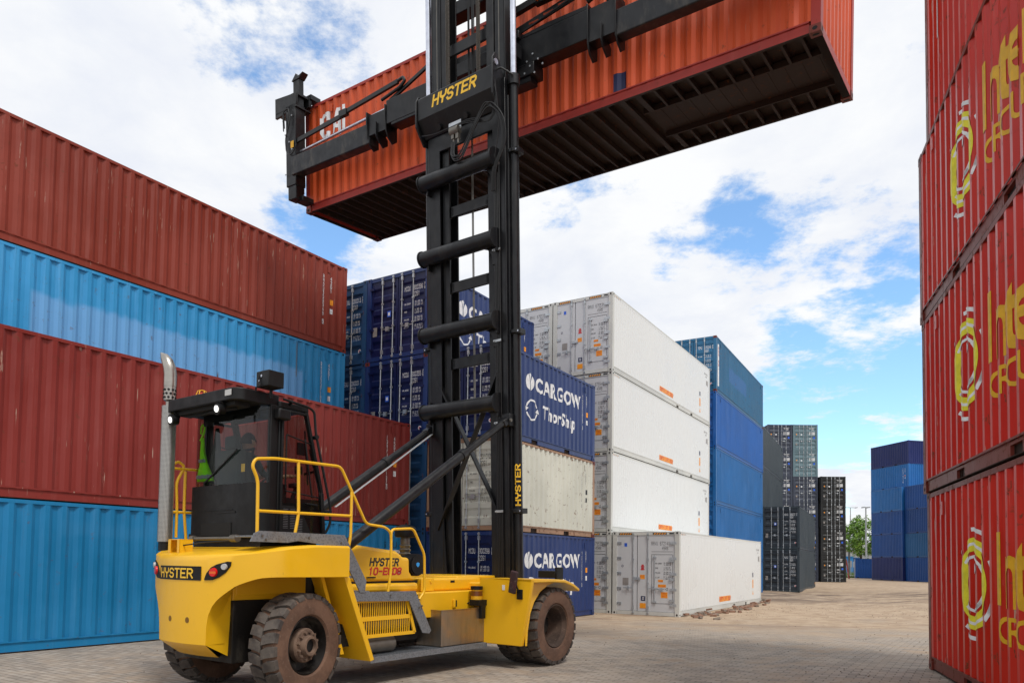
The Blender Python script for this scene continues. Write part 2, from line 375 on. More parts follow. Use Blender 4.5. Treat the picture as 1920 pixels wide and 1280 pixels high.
# ================================================================ containers
# local frame: x from the door end (0) to the front end (L), y = left, z up; the right-hand side (y = -W/2) carries the lettering
W = 2.438; H1 = 2.591; H2 = 2.896; L20 = 6.058; L40 = 12.192
PITCH, DEP = .278, .031
def side_prof(L, DEP=.031):
    x0, x1 = .20, L - .20; n = max(1, round((x1 - x0) / PITCH)); p = (x1 - x0) / n
    pts = []
    for i in range(n):
        a = x0 + i * p
        pts += [(a, 0.), (a + p * .26, 0.), (a + p * .5, DEP), (a + p * .76, DEP)]
    pts.append((x1, 0.)); return pts
def prof_fn(pts):
    xs = [p[0] for p in pts]
    def f(x):
        if x <= xs[0] or x >= xs[-1]: return 0.
        import bisect
        i = bisect.bisect_right(xs, x) - 1
        i = min(i, len(xs) - 2); t = (x - xs[i]) / max(1e-9, xs[i + 1] - xs[i])
        return pts[i][1] * (1 - t) + pts[i + 1][1] * t
    return f
_mc = {}
def cached(key, fn):
    if key not in _mc: _mc[key] = fn()
    return _mc[key]
def me_frame(L, H, kind, low):
    b = MB(); w = W / 2; P = .11
    for x in (0, L):
        for s in (-1, 1):
            xa, xb = (x + .004, x + .15) if x == 0 else (x - .15, x - .004)
            b.box(xa, xb, min(s * (w - .004), s * (w - .16)), max(s * (w - .004), s * (w - .16)), .118, H - .118)
    for s in (-1, 1):
        y0, y1 = sorted((s * (w - .006), s * (w - .066)))
        b.box(.178, L - .178, y0, y1, H - .075, H - .012)                  # top rail
        z1 = .185 if kind != 'reefer' else .20
        gaps = [(L / 2 - 1.21, L / 2 - .85), (L / 2 + .85, L / 2 + 1.21)] if L < 7 else []
        if kind == 'reefer': gaps = [(L / 2 + 1.0, L / 2 + 1.3), (L / 2 + 3.0, L / 2 + 3.3)]
        y0, y1 = sorted((s * (w - (.028 if kind != 'reefer' else .012)), s * (w - .07)))
        xs = [.178]
        for g in gaps: xs += list(g)
        xs.append(L - .178)
        for i in range(0, len(xs), 2): b.box(xs[i], xs[i + 1], y0, y1, .02, z1)
        y0b, y1b = sorted((s * (w - .004), s * (w - .012)))
        b.box(.178, L - .178, y0b, y1b, z1 - .012, z1 + .012)
        for g in gaps: b.box(g[0], g[1], y0, y1, .135, z1 - .013); 
    b.box(.02, .14, -w + .16, w - .16, H - .13, H - .01)                  # door header
    b.box(.012, .13, -w + .178, w - .178, .01, .135)                       # door sill
    b.box(L - .10, L - .02, -w + .16, w - .16, H - .075, H - .012)
    b.box(L - .12, L - .012, -w + .178, w - .178, .01, .15)
    if low:
        for x in (0, L - .178):
            for s in (-1, 1):
                for z in (0, H - .118): b.box(x, x + .178, *sorted((s * w, s * (w - .162))), z, z + .118)
    return b.mesh('frame')
def me_cast():
    b = MB(); b.box(0, .178, 0, .162, 0, .118)
    b.m = 1
    def oval(cx, cz, rx, rz, f): b._add([f(cx + rx * math.cos(2 * math.pi * i / 14), cz + rz * math.sin(2 * math.pi * i / 14)) for i in range(14)], [tuple(range(14))])
    oval(.089, .059, .040, .030, lambda u, v: (u, -.0012, v)); oval(.081, .059, .030, .040, lambda u, v: (-.0012, u, v))
    oval(.081, .059, .030, .040, lambda u, v: (.1792, u, v)); oval(.089, .059, .040, .030, lambda u, v: (u, .1632, v))
    oval(.089, .081, .055, .03, lambda u, v: (u, v, .1192)); oval(.089, .081, .055, .03, lambda u, v: (u, v, -.0012))
    return b.mesh('corner_casting', fix=False)
def me_side(L, H, kind):
    b = MB(); w = W / 2 - .008
    if kind == 'reefer':
        rows = []; n = int((L - .3) / .19); xs = []
        for i in range(n + 1):
            a = .15 + i * (L - .3) / n
            xs += [(a, 0), (a + .014, .012), (a + .036, .012), (a + .050, 0)] if i < n else [(a, 0)]
        b.grid([[(x, -w + d, .21) for x, d in xs], [(x, -w + d, H - .13) for x, d in xs]])
        b.box(.15, L - .15, -w - .001, -w + .03, H - .13, H - .075); b.box(.15, L - .15, -w - .001, -w + .03, .19, .212)
    else:
        pts = side_prof(L, .031 if kind == 'dry' else .042); z0, z1 = .19, H - .072
        b.grid([[(x, -w + d, z0) for x, d in pts], [(x, -w + d, z1) for x, d in pts]])
        b.grid([[(x, -w + d, z1) for x, d in pts], [(x, -w + .05, z1) for x, d in pts]])
        b.box(.14, .20, -w, -w + .02, z0, z1); b.box(L - .20, L - .14, -w, -w + .02, z0, z1)
        if L < 7 or L > 7:
            for x in (.92, L - .78): b.box(x, x + .09, -w - .02, -w - .001, z1 - .30, z1 - .12)       # vent cowls
    return b.mesh('side_panel', fix=False)
def me_end(L, H, kind):
    b = MB(); n = 8; y0, y1 = -W / 2 + .16, W / 2 - .16; p = (y1 - y0) / n; pts = []
    for i in range(n):
        a = y0 + i * p; pts += [(a, 0), (a + p * .30, 0), (a + p * .5, .045), (a + p * .80, .045)]
    pts.append((y1, 0))
    if kind == 'reefer':
        b.box(L - .12, L - .03, y0, y1, .15, H - .075); b.box(L - .03, L - .015, -.9, .9, .25, 1.1); b.box(L - .03, L - .012, -.8, .8, 1.2, 2.4)
        b.lathe([(0, .38), (.012, .38), (.012, .0)], 'x', (L - .03, .4, 1.75), 24, False)
    else: b.grid([[(L - .02 - d, y, .15) for y, d in pts], [(L - .02 - d, y, H - .075) for y, d in pts]])
    return b.mesh('end_panel', fix=False)
def me_roof(L, H):
    b = MB(); n = int(L / .42); rows = []; y = W / 2 - .06; xs = []
    for i in range(n):
        a = .18 + i * (L - .36) / n; q = (L - .36) / n
        xs += [(a, 0), (a + q * .4, 0), (a + q * .5, .018), (a + q * .9, .018)]
    xs.append((L - .18, 0))
    b.grid([[(x, -y, H - .035 + d) for x, d in xs], [(x, y, H - .035 + d) for x, d in xs]])
    b.box(.02, .18, -y + .1, y - .1, H - .03, H - .012); b.box(L - .18, L - .02, -y + .1, y - .1, H - .03, H - .012)
    return b.mesh('roof_panel', fix=False)
def me_floor(L, H, kind):
    b = MB(); w = W / 2 - .062; xt = L - 3.3 if L > 7 and kind != 'reefer' else 99
    b.box(.13, L - .12, -w, w, .155, .18)
    n = int(L / .31)
    for i in range(1, n):
        x = i * L / n
        wide = .10 if abs(x - xt) < .18 else .045
        for (ya, yb) in ([(-w, w)] if x < xt else [(-w, -.52), (.52, w)]):
            b.box(x - .003, x + .003, ya, yb, .025, .155); b.box(x - wide / 2, x + wide / 2, ya, yb, .02, .028)
    if xt < 50:
        b.box(xt, L - .1, -.50, .50, .115, .125)
        for s in (-1, 1): b.box(xt, L - .1, *sorted((s * .50, s * .53)), .02, .125)
        for i in range(11): x = xt + .25 + i * .28; b.box(x, x + .02, -.49, .49, .108, .115)
    if L < 7:
        for gx in (L / 2 - 1.21, L / 2 + .85):
            b.box(gx, gx + .02, -w, w, .03, .13); b.box(gx + .34, gx + .36, -w, w, .03, .13)
    for s in (-1, 1):  # dark strips over rail and sill undersides, standing in for shade and grime
        b.box(.18, L - .18, *sorted((s * (W / 2 - .074), s * (W / 2 - .020))), .012, .0195); b.box(.015, .16, -W / 2 + .18, W / 2 - .18, .003, .0085); b.box(L - .14, L - .015, -W / 2 + .18, W / 2 - .18, .003, .0085); b.box(.18, L - .18, *sorted((s * (W / 2 - .0705), s * (W / 2 - .074))), .02, .185)
    return b.mesh('floor', fix=False)
def me_door(H, ya, yb, kind):
    """one leaf from ya to yb (negative = right-hand leaf seen from outside)"""
    b = MB(); z0, z1 = .145, H - .135; x = .045
    if kind == 'reefer': b.box(x - .01, x + .07, ya, yb, z0, z1)
    else:
        zs = [z0, z0 + .14]; k = 5; span = (z1 - z0 - .28) / k; pts = [(z0, 0), (z0 + .14, 0)]
        for i in range(k):
            a = z0 + .14 + i * span; pts += [(a + span * .16, 0), (a + span * .30, .038), (a + span * .68, .038), (a + span * .84, 0)]
        pts += [(z1, 0)]
        m = .07
        b.grid([[(x + d, ya + m, z) for z, d in pts], [(x + d, yb - m, z) for z, d in pts]])
        b.box(x - .002, x + .04, ya, ya + m, z0, z1); b.box(x - .002, x + .04, yb - m, yb, z0, z1)
        b.box(x - .002, x + .04, ya + m, yb - m, z0, z0 + .05); b.box(x - .002, x + .04, ya + m, yb - m, z1 - .05, z1)
        o = ya if abs(ya) > abs(yb) else yb; s = 1 if o > 0 else -1
        for z in (.35, .95, 1.6, H - .38): b.box(.0, .05, *sorted((o - s * .10, o + s * .05)), z, z + .07)
    return b.mesh('door', fix=False)
def me_rod(H, y, s, kind):
    b = MB(); x = .012; b.cyl((x, y, .05), (x, y, H - .045), .0165, 8)
    for z in (.06, H - .11): b.box(x - .03, x + .02, y - .035, y + .035, z, z + .05)
    for z in (.20, H * .38, H * .66, H - .26): b.box(x - .022, x + .035, y - .03, y + .03, z, z + (.12 if z < .3 or z > H - .4 else .05))
    z = .92 if kind != 'hi' else 1.1
    b.box(x - .03, x - .012, *sorted((y, y + s * .36)), z, z + .028)
    b.box(x - .035, x + .03, *sorted((y + s * .16, y + s * .21)), z - .05, z + .08)
    return b.mesh('lock_rod', fix=False)
def me_hinge():
    b = MB(); b.box(-.012, .028, -.13, .10, -.045, .045); b.cyl((-.008, .10, -.055), (-.008, .10, .055), .018, 8); b.box(-.018, -.012, -.10, -.08, -.02, .02); b.box(-.018, -.012, -.04, -.02, -.02, .02)
    return b.mesh('hinge', fix=False)

def oput(name, me, m, parent, loc=None, rz=0.):
    o = bpy.data.objects.new(name, me); C.objects.link(o); o.parent = parent
    ms = m if isinstance(m, (list, tuple)) else [m]
    while len(me.materials) < len(ms): me.materials.append(None)
    for i, q in enumerate(ms): o.material_slots[i].link = 'OBJECT'; o.material_slots[i].material = q
    if loc: o.location = loc
    if rz: o.rotation_euler = (0, 0, rz)
    return o
galv = mat('galv', lambda: simple('galvanised_steel', 'b4b9bd', .38, .55))
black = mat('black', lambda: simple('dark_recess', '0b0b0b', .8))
gasket = mat('gasket', lambda: simple('black_rubber_seal', '141618', .6))
floorm = mat('floorm', lambda: paint('underfloor_steel', lin('2a1a12'), rust=.5, stain=.2, rough=.7, chalk=.1, dent=.1))
white_ink = mat('white_ink', lambda: simple('white_lettering', 'e4e6e8', .5))
dark_ink = mat('dark_ink', lambda: simple('dark_lettering', '23262b', .5))
or_ink = mat('or_ink', lambda: simple('orange_sticker', 'f09a1c', .45))
red_ink = mat('red_ink', lambda: simple('red_print', 'c8242c', .5))
blue_ink = mat('blue_ink', lambda: simple('blue_sticker', '2a5fd0', .45))
navy_ink = mat('navy_ink', lambda: simple('navy_sticker', '131b4a', .45))
grey_ink = mat('grey_ink', lambda: simple('faded_plate', '8c8784', .5))
yel_ink = mat('yel_ink', lambda: simple('yellow_logo_paint', 'd9a91c', .5))
ring_ink = mat('ring_ink', lambda: simple('lemon_logo_paint', 'e4dc34', .5))
INKS = [white_ink, dark_ink, or_ink, red_ink, blue_ink, navy_ink, grey_ink, yel_ink, ring_ink]
def col(polys, i): return [(p, i) for p in polys]
def build_decal(name, cp, fn, parent, drape=None): return decal(name, [p for p, _ in cp], fn, INKS, parent, drape, [i for _, i in cp])
def door_fn(u, v, d): return (.041 + d, -u, v)

def weights(u, z, k, big=.055):
    """the block of weights on the right-hand leaf"""
    o = []; rows = [('MAX.GROSS', '30.480 KG', '67.200 LB'), ('TARE', '2.180 KG', '4.810 LB'), ('PAYLOAD', '28.300 KG', '62.390 LB'), ('CU.CAP.', '33.2 CU.M', '1.172 CU.F')]
    for i, (a, b_, c) in enumerate(rows):
        zz = z - i * .235
        o += stroke_polys(a, big * .8, 1.0, .6, adv=6, u0=u - .03, v0=zz - .02); o += stroke_polys(b_, big, 1., .6, adv=6, u0=u + .37, v0=zz); o += stroke_polys(c, big, 1., .6, adv=6, u0=u + .37, v0=zz - .085)
    return col(o, k)
def door_marks_dry(H, code, typ, ink=0, style='std'):
    """code like ('MCDU', '800396', '2')"""
    o = []; z = H - .62
    if style == 'far':
        o += col(stroke_polys(code[0] + ' ' + code[1], .09, 1.2, .62, u0=.36, v0=H - .42), ink); o += col(stroke_polys(typ, .08, 1.2, .62, u0=.66, v0=H - .56), ink)
        for i in range(4): o += col([rect(.36, .46, H - 1.02 + i * .075, H - .97 + i * .075), rect(.52, .60, H - 1.02 + i * .075, H - .975 + i * .075), rect(.66, .95, H - 1.02 + i * .075, H - .97 + i * .075)], ink)
        o += col([rect(.36, .62, H - 1.42, H - 1.36)], ink) + col([rect(.78, .95, H - 1.40, H - 1.22)], 4)
        o += col([rect(-.95, -.80, .55, .72)], 6)
        o += col([([(-.93, H - .92), (-.79, H - .92), (-.86, H - 1.08)], 0)], 2) + col(disc_polys(-.38, H - 1.0, .07, .07), 0)
        return o
    o += col(stroke_polys(code[0], .125, .85, .47, adv=6.0, u0=.25, v0=z), ink) + col(stroke_polys(code[1] + ' [' + code[2], .125, .85, .47, adv=6.0, u0=.60, v0=z) if style != 'tight' else [], ink)
    o += col(stroke_polys(typ, .125, .85, .47, adv=6.0, u0=.60, v0=z - .19), ink)
    o += weights(.28, z - .40, ink)
    if ink == 0:
        o += col([rect(-.42, -.28, H - 1.28, H - 1.10)], 4) + col([rect(-.39, -.31, H - 1.24, H - 1.14, 1)], 0)
        o += col(disc_polys(.93, .42, .06, .06), 0) + col([rect(.885, .975, .405, .435, 1), rect(.915, .945, .375, .465, 2)], 3)
    o += col([rect(-.99, -.82, .78, 1.06)], 6)
    return o
def arrow_rings(u, v, r, layer=0):
    o = ring_polys(u, v, r, r * .95, r * .16, 20, 165, 40) + ring_polys(u, v, r, r * .95, r * .16, 200, 345, 40)
    for a in (165, 345):
        c, s_ = math.cos(R(a + 12)), math.sin(R(a + 12)); cx, cy = u + r * .92 * c, v + r * .88 * s_
        t = Vector((-math.sin(R(a)), math.cos(R(a)))); n = Vector((math.cos(R(a)), math.sin(R(a))))
        p = Vector((cx, cy)); o.append(([tuple(p + t * r * .28), tuple(p - t * r * .12 + n * r * .24), tuple(p - t * r * .12 - n * r * .24)], 1))
    return o
def leaf_logo(u, v, s):
    """a white disc split by a forked stem"""
    o = []; N = 20
    sx = s * .86
    for a0, a1, c in ((118, 262, (-.10, -.20)), (62, 118, (.0, -.02)), (-80, 50, (.12, -.20))):
        pts = [(u + sx * math.cos(R(a0 + (a1 - a0) * i / N)), v + s * math.sin(R(a0 + (a1 - a0) * i / N))) for i in range(N + 1)]
        if a0 == 62: pts = [(u + (x - u) * .82, y) for x, y in pts]
        o.append((pts + [(u + c[0] * sx, v + c[1] * s)], 0))
    return o
def side_marks_cargow(L, H, thor):
    o = leaf_logo(1.69, 1.80, .25)
    o += font_polys('CARGOW', .60, .030, 0, 1.0, 2.02, 1.59, sp=1.12)
    o += arrow_rings(1.82, 1.0, .33) + font_polys('ThorShip', .54, .032, .10, .94, 2.42, .86, sp=1.16)
    return col(o, 0)
def side_code(L, H, code, typ, ink=0, h=.09):
    o = []; u = L - .62
    o += col(stroke_polys(code[0] + code[1], h, 1.15, .8, vertical=True, u0=u - .30, v0=H - .55), ink)
    o += col(stroke_polys(typ, h, 1.15, .8, vertical=True, u0=u, v0=H - .55), ink)
    zz = H - .55 - 4.3 * h * 1.37 - .05
    o += col([rect(u - .02, u + .10, zz - .16, zz)], 2) + col([rect(u - .01, u + .09, zz - .42, zz - .27)] , ink) + col(stroke_polys('U', .05, 1, 1, u0=u + .02, v0=zz - .38), 1)
    o += col(stroke_polys('[' + code[2], h, 1.1, .8, u0=u - .30, v0=H - .55 - 10.5 * h * 1.37 - .05), ink)
    return o

def container(corner, heading, L, H, cmat, label, group, kind='dry', at='near', code=None, typ='22G1', low=False, doormat=None,
              framem=None, door_ink=0, side=None, name='shipping_container', castm=None, style='std', cat='container', mx=None, zb=0.):
    """corner: world (x, y) of the bottom right edge at x=0 (at='near') or x=L (at='far'); heading clockwise from +Y"""
    d = Vector((math.sin(heading), math.cos(heading))); r = Vector((math.cos(heading), -math.sin(heading)))
    p = Vector(corner[:2])
    if at == 'far': p = p - d * L
    if mx is None: heading += random.uniform(-.0012, .0012); p = p + d * random.uniform(-.015, .015) + r * random.uniform(-.012, .012)
    o_ = p - r * (W / 2)
    if kind == 'dry' and cmat is not navy_lit: kind = 'deep'
    root = empty(name, (o_.x, o_.y, zb), math.pi / 2 - heading)
    if mx is not None: root.matrix_world = mx
    tag(root, label, cat, group)
    framem = framem or cmat; doormat = doormat or cmat; castm = castm or framem; K = (L, H, kind)
    oput('frame', cached(('fr', K, low), lambda: me_frame(L, H, kind, low)), framem, root)
    if not low:
        cm = cached('cast', me_cast)
        for x in (0, L - .178):
            for s in (-1, 1):
                for z in (0, H - .118):
                    c = oput('corner_casting', cm, [castm, black], root, (x, -W / 2 if s < 0 else W / 2 - .162, z))
    sp = cached(('sp', K), lambda: me_side(L, H, kind))
    oput('side_panel', sp, cmat, root); oput('side_panel', sp, cmat, root, (L, 0, 0), math.pi)
    oput('end_panel', cached(('ep', K), lambda: me_end(L, H, kind)), cmat, root)
    oput('roof_panel', cached(('rp', L, H), lambda: me_roof(L, H)), cmat, root)
    oput('floor', cached(('fl', K), lambda: me_floor(L, H, kind)), floorm, root)
    sm = .0 if kind != 'reefer' else .30      # seam between the two leaves
    gb = cached(('gs', K), lambda: MB().box(.098, .12, -W / 2 + .15, W / 2 - .15, .135, H - .13).mesh('door_seal'))
    oput('door_seal', gb, gasket, root)
    for s, (ya, yb) in ((1, (sm + .014, W / 2 - .165)), (-1, (-W / 2 + .165, sm - .014))):
        dr = oput('door', cached(('dr', K, s), lambda: me_door(H, ya, yb, kind)), doormat, root)
        ys = ([.17, .60] if s > 0 else [-.17, -.60]) if kind != 'reefer' else ([.44] if s > 0 else [-.10])
        for j, y in enumerate(ys):
            oput('lock_rod', cached(('rod', H, y), lambda: me_rod(H, y, -1 if (y > 0) == (j == 1) else 1, kind)), galv, dr)
        if kind == 'reefer':
            hm = cached('hinge', me_hinge)
            for i in range(5):
                z = .38 + i * (H - .78) / 4
                oput('hinge', hm, galv, dr, (.03, s * (W / 2 - .20), z), 0 if s > 0 else math.pi)
    if code and not low or style == 'far':
        if code: build_decal('door_lettering', door_marks_dry(H, code, typ, door_ink, style), (lambda u, v, dd: (.040 + dd, -u, v)) if style == 'far' else door_fn, root) if kind != 'reefer' else None
    if side:
        pr = prof_fn(side_prof(L, .031 if kind == 'dry' else .042)); bps = [q[0] for q in side_prof(L)]
        if kind == 'reefer': build_decal('side_lettering', side, lambda u, v, dd: (u, -W / 2 + .004 + dd, v), root)
        else: build_decal('side_lettering', side, lambda u, v, dd: (u, -W / 2 + .002 + dd, v), root, (bps, pr))
    return root

# ---------------------------------------------------------------- where the stacks stand (ground sinks and rises a little over the yard)
def gz(x, y):
    P = [(-6, 14, 0), (-3, 20.6, .0), (-.4, 19.6, -.12), (2.5, 25, -.12), (3.5, 26, -.166), (6, 25, -.166), (11, 35, -.166), (19, 49, -.2), (16, 42, -.15), (-.7, 12.8, 0), (-2.3, 8, 0), (.9, 10.9, 0), (-4.5, 9, 0), (0, 4, 0.02),
         (6.2, 10.9, .147), (4.3, 5.1, .147), (8, 10, .147), (24, 58, -.15), (26, 72, 0), (40, 84, 0), (22, 60, 0), (2, 13.5, .01), (30, 45, .0)]
    s = 0.; t = 0.
    for a, b, z in P:
        q = 1. / ((x - a) ** 2 + (y - b) ** 2 + .6) ** 1.6; s += q * z; t += q
    return s / t

def mpaint(key, *a, **k): return mat(key, lambda: paint(key, *a, **k))
brown = mpaint('brown_oxide_paint', '84301f', rust=.25, stain=.25, chalk=.35, scr=.7, seed=1, rough=.5)
brown2 = mpaint('maroon_paint', '802720', rust=.22, stain=.25, chalk=.3, scr=.9, seed=2, patches=[(10.75, 11.45, .25, 2.75, '7d2c25', .5), (4.6, 5.0, 2.25, 2.62, '8a3a33', .8)])
skyb = mpaint('sky_blue_paint', '2b92cc', rust=.24, stain=.45, chalk=.6, seed=3, patches=[(3.6, 10.6, .05, 1.75, '6fa8dc', .8), (5.9, 5.94, .40, .95, '5a3a22', .9), (7.9, 7.95, .35, 1.05, '5a3a22', .9), (10.35, 10.40, 1.5, 2.45, '6a5a44', .7)])
skyb2 = mpaint('bright_blue_paint', '0a76aa', rust=.18, stain=.2, chalk=.3, seed=4, patches=[(5.2, 6.45, .9, 1.75, '2a7cae', .7), (6.65, 7.2, 1.0, 1.6, '2a7cae', .6), (3., 4.9, 2.0, 2.25, '2a7cae', .5)])
navy = mpaint('navy_paint_shaded', '111b4a', rust=.06, stain=.12, chalk=.25, seed=5, rough=.38)  # door copy of the navy paint, shade put into the darker colour
navy_lit = mpaint('navy_paint_lit', '1f356a', rust=.05, stain=.1, chalk=.35, seed=5, rough=.35)  # same navy paint for the sides, lightened for the light they catch
oldblue = mpaint('scuffed_blue_paint', '16426c', rust=.3, stain=.35, chalk=.3, seed=6)
oldwhite = mpaint('worn_white_paint', 'cbccc0', rust=.40, stain=.2, chalk=.2, seed=7, dent=.08)
oldwhitef = mpaint('rusty_frame_paint', '9c7b62', rust=.95, stain=.5, chalk=.2, seed=8)
reefw = mat('reefw', lambda: paint('white_reefer_paint', 'dcdedd', rust=.0, stain=.03, chalk=.0, seed=9, rough=.28, dent=.02, var=.015))
reefd = mat('reefd', lambda: paint('pale_grey_door_paint', 'c4c6c9', rust=.0, stain=.04, chalk=.0, seed=10, rough=.35, dent=.04, var=.02))
reeff = mat('reeff', lambda: paint('reefer_frame_paint', 'c6c7c2', rust=.18, stain=.2, chalk=.1, seed=11, rough=.4, dent=.05))
blueD = mpaint('mid_blue_paint', '12609f', rust=.14, stain=.12, chalk=.45, seed=12)
blueD2 = mpaint('royal_blue_paint', '1258a4', rust=.08, stain=.1, chalk=.4, seed=13)
blueDt = mpaint('teal_blue_paint', '1f5f86', rust=.35, stain=.3, chalk=.4, seed=14, patches=[(2.8, 7.2, 1.1, 1.9, '3d6ba6', .6)])
charc = mpaint('charcoal_paint', '2b333b', rust=.05, stain=.1, chalk=.3, seed=15)
charcl = mpaint('slate_side_paint', '2f3a41', rust=.04, stain=.1, chalk=.35, seed=16)
slate = mpaint('blue_grey_paint', '3a4150', rust=.03, stain=.1, chalk=.3, seed=17)
greyg = mpaint('grey_green_paint', '5f7780', rust=.03, stain=.1, chalk=.3, seed=18)
blk = mpaint('black_paint', '1d1f20', rust=.03, stain=.1, chalk=.2, seed=19)
redp = mat('redp', lambda: paint('scratched_red_paint', 'c22412', rust=.40, stain=.55, chalk=.4, seed=20, rough=.36, scr=.8, dent=.35))
redf = mpaint('rusted_red_frame', '6e2a1e', rust=.8, stain=.6, chalk=.2, seed=21)
orangep = mat('orangep', lambda: paint('faded_orange_red_paint', 'ca5022', rust=.26, stain=.45, chalk=.35, seed=22, scr=.3))
orangef = mpaint('red_rail_paint', 'a0332a', rust=.25, stain=.2, chalk=.2, seed=23)
jb = [mpaint('far_blue_%s' % n, c, rust=.04, stain=.1, chalk=.3, seed=30 + i) for i, (n, c) in enumerate((('indigo', '0c1f5c'), ('cobalt', '0a4488'), ('azure', '1563a6'), ('marine', '0b3d7c'), ('steel', '185486')))]

# ---- left rows: a front row two high, and a row behind it four high (cases run from the left edge of the frame)
Aa = .5773; Ap = Vector((-2.9396, 20.5805)); dA = Vector((math.sin(Aa), math.cos(Aa))); rA = Vector((math.cos(Aa), -math.sin(Aa)))
gA = 'long containers stacked along the left side'
def code_digits(L, H, txt):   # worn black letters over a white strip
    return col(stroke_polys('G PU', .15, .8, .9, u0=L - .95, v0=H - .62), 1) + col([rect(L - .98, L - .22, H - .95, H - .68)], 0) + col(stroke_polys(txt, .17, .7, .8, u0=L - .95, v0=H - .90), 1)
container(Ap, Aa, L40, H1, skyb2, 'bright blue container on the ground at the far left, behind the truck counterweight', gA, at='far', side=code_digits(L40, H1, '437 8 46'))
container(Ap, Aa, L40, H2, brown2, 'tall maroon container resting on the bright blue ground container, IDRYU code at its right end', gA, at='far', typ='45G1', zb=H1, side=side_code(L40, H2, ('IDRYU', '451187', '7'), '45G1'), framem=brown2)
pb = Ap - rA * 2.1448 + dA * (-.2301)
zA = 0.
for i, (h, m, lab, cd, ty) in enumerate(((H1, brown, 'brown container standing on the ground, hidden behind the bright blue one', None, ''), (H2, skyb, 'pale blue container one above the ground, hidden behind the tall maroon one', None, ''),
        (H1, skyb, 'sun faded sky blue container with BMOU 307183, directly under the top brown one', ('BMOU', '307183', '3'), '42G1'), (H1, brown, 'brown container with BMOU 308348, highest of the left stack against the sky', ('BMOU', '308348', '5'), '42G1'))):
    container(pb - rA * .30, Aa, L40, h, m, lab, gA, at='far', typ=ty, zb=zA, side=side_code(L40, h, cd, ty) if cd else None)
    zA += h
    if i == 1: zA -= .266

# ---- navy twenty-footers
Ba = .554; Bp = Vector((-.4139, 19.6023)); rB = Vector((math.cos(Ba), -math.sin(Ba))); dB = Vector((math.sin(Ba), math.cos(Ba)))
gB = 'twenty foot containers of the navy block'
def mc(c): return side_code(L20, H1, ('MCDU', c, '5'), '22G1', h=.07)
B_ = [(0, [(navy, ('MCDU', '800398', '3'), '22G1', False, 'navy container on the ground with MCDU 800398 on its doors, under the rusty white one'),
           (oldwhite, ('TKRU', '301012', '0'), '22G1', None, 'rusty white container with 301012 on its doors, between two navy ones behind the mast'),
           (navy, ('MCDU', '800353', '5'), '22G1', True, 'navy container on top of the rusty white one, MCDU 800353 on its doors')]),
      (1, [(oldblue, None, '', None, 'dark blue container on the ground left of the MCDU 800398 one'), (oldblue, None, '', None, 'scuffed blue container with a streaked door, left of the rusty white one'),
           (navy, ('MCDU', '800355', '6'), '22G1', True, 'navy container with MCDU 800355 on its doors, second from the top of its stack'),
           (navy, ('MCDU', '800396', '2'), '22G1', True, 'navy container with MCDU 800396 on its doors, topmost of the navy block')]),
      (2, [(oldblue, None, '', None, 'blue container on the ground hidden behind the maroon one'), (oldblue, None, '', None, 'blue container one up, hidden behind the maroon one'),
           (oldblue, ('TEXU', '290021', '6'), '22U1', None, 'dark blue container with 290021 on its door, just right of the faded sky blue one'),
           (oldblue, ('TEXU', '290013', '4'), '22U1', None, 'mid blue container with 290013 on its door, top tier beside the brown left stack')])]
for k, tiers in B_:
    for i, (m, cd, ty, thor, lab) in enumerate(tiers):
        sd_ = None
        if m is navy: sd_ = side_marks_cargow(L20, H1, thor) + mc(cd[1])
        if m is oldwhite: sd_ = [(p, 1) for p, _ in side_code(L20, H1, ('TKRU', '301012', '0'), '22G1', ink=1, h=.07)]
        container(Bp - rB * k * (W + .03), Ba, L20, H1, navy_lit if m is navy else m, lab, gB, code=cd, typ=ty, zb=-.122 + i * H1, side=sd_, doormat=m, framem=oldwhitef if m is oldwhite else None,
                  castm=redf if m in (navy, oldwhite) and (k + i) % 2 else None, door_ink=1 if m is oldwhite else 0)

# ---- white refrigerated containers
Ca = .5449; Cp = Vector((3.5006, 25.9695)); rC = Vector((math.cos(Ca), -math.sin(Ca)))
gC = 'white refrigerated containers'
def warn_stripes(L, H):
    o = []
    for u0 in (.2, .95, L - .5): 
        pass
    return o
def reef_side(L, H):
    o = col(stroke_polys('EMPTY LIFT ONLY', .13, 1.3, .94, u0=4.98, v0=.35), 3) + col([rect(4.92, 6.60, .31, .52, -1)], 2)
    for k in range(7): o += col([([(.14 + k * .09, H - .115), (.18 + k * .09, H - .115), (.155 + k * .09, H - .085), (.115 + k * .09, H - .085)], 1)], 2 if k % 2 else 1)
    u = 10.45
    o += col([rect(u, u + .16, 1.22, 1.42)], 5) + col([rect(u, u + .17, .72, 1.10)], 2) + col([([(u, .42), (u + .18, .42), (u + .09, .62)], 0)], 2)
    o += col([rect(L - .62, L - .5, H - .95, H - .72), rect(L - .45, L - .36, H - .98, H - .7)], 6)
    o += col(stroke_polys('RAVU 6755', .07, 1, .9, u0=L - .95, v0=H - .45), 6) + col(stroke_polys('45RB', .06, 1, .9, u0=L - .75, v0=H - .58), 6)
    return o
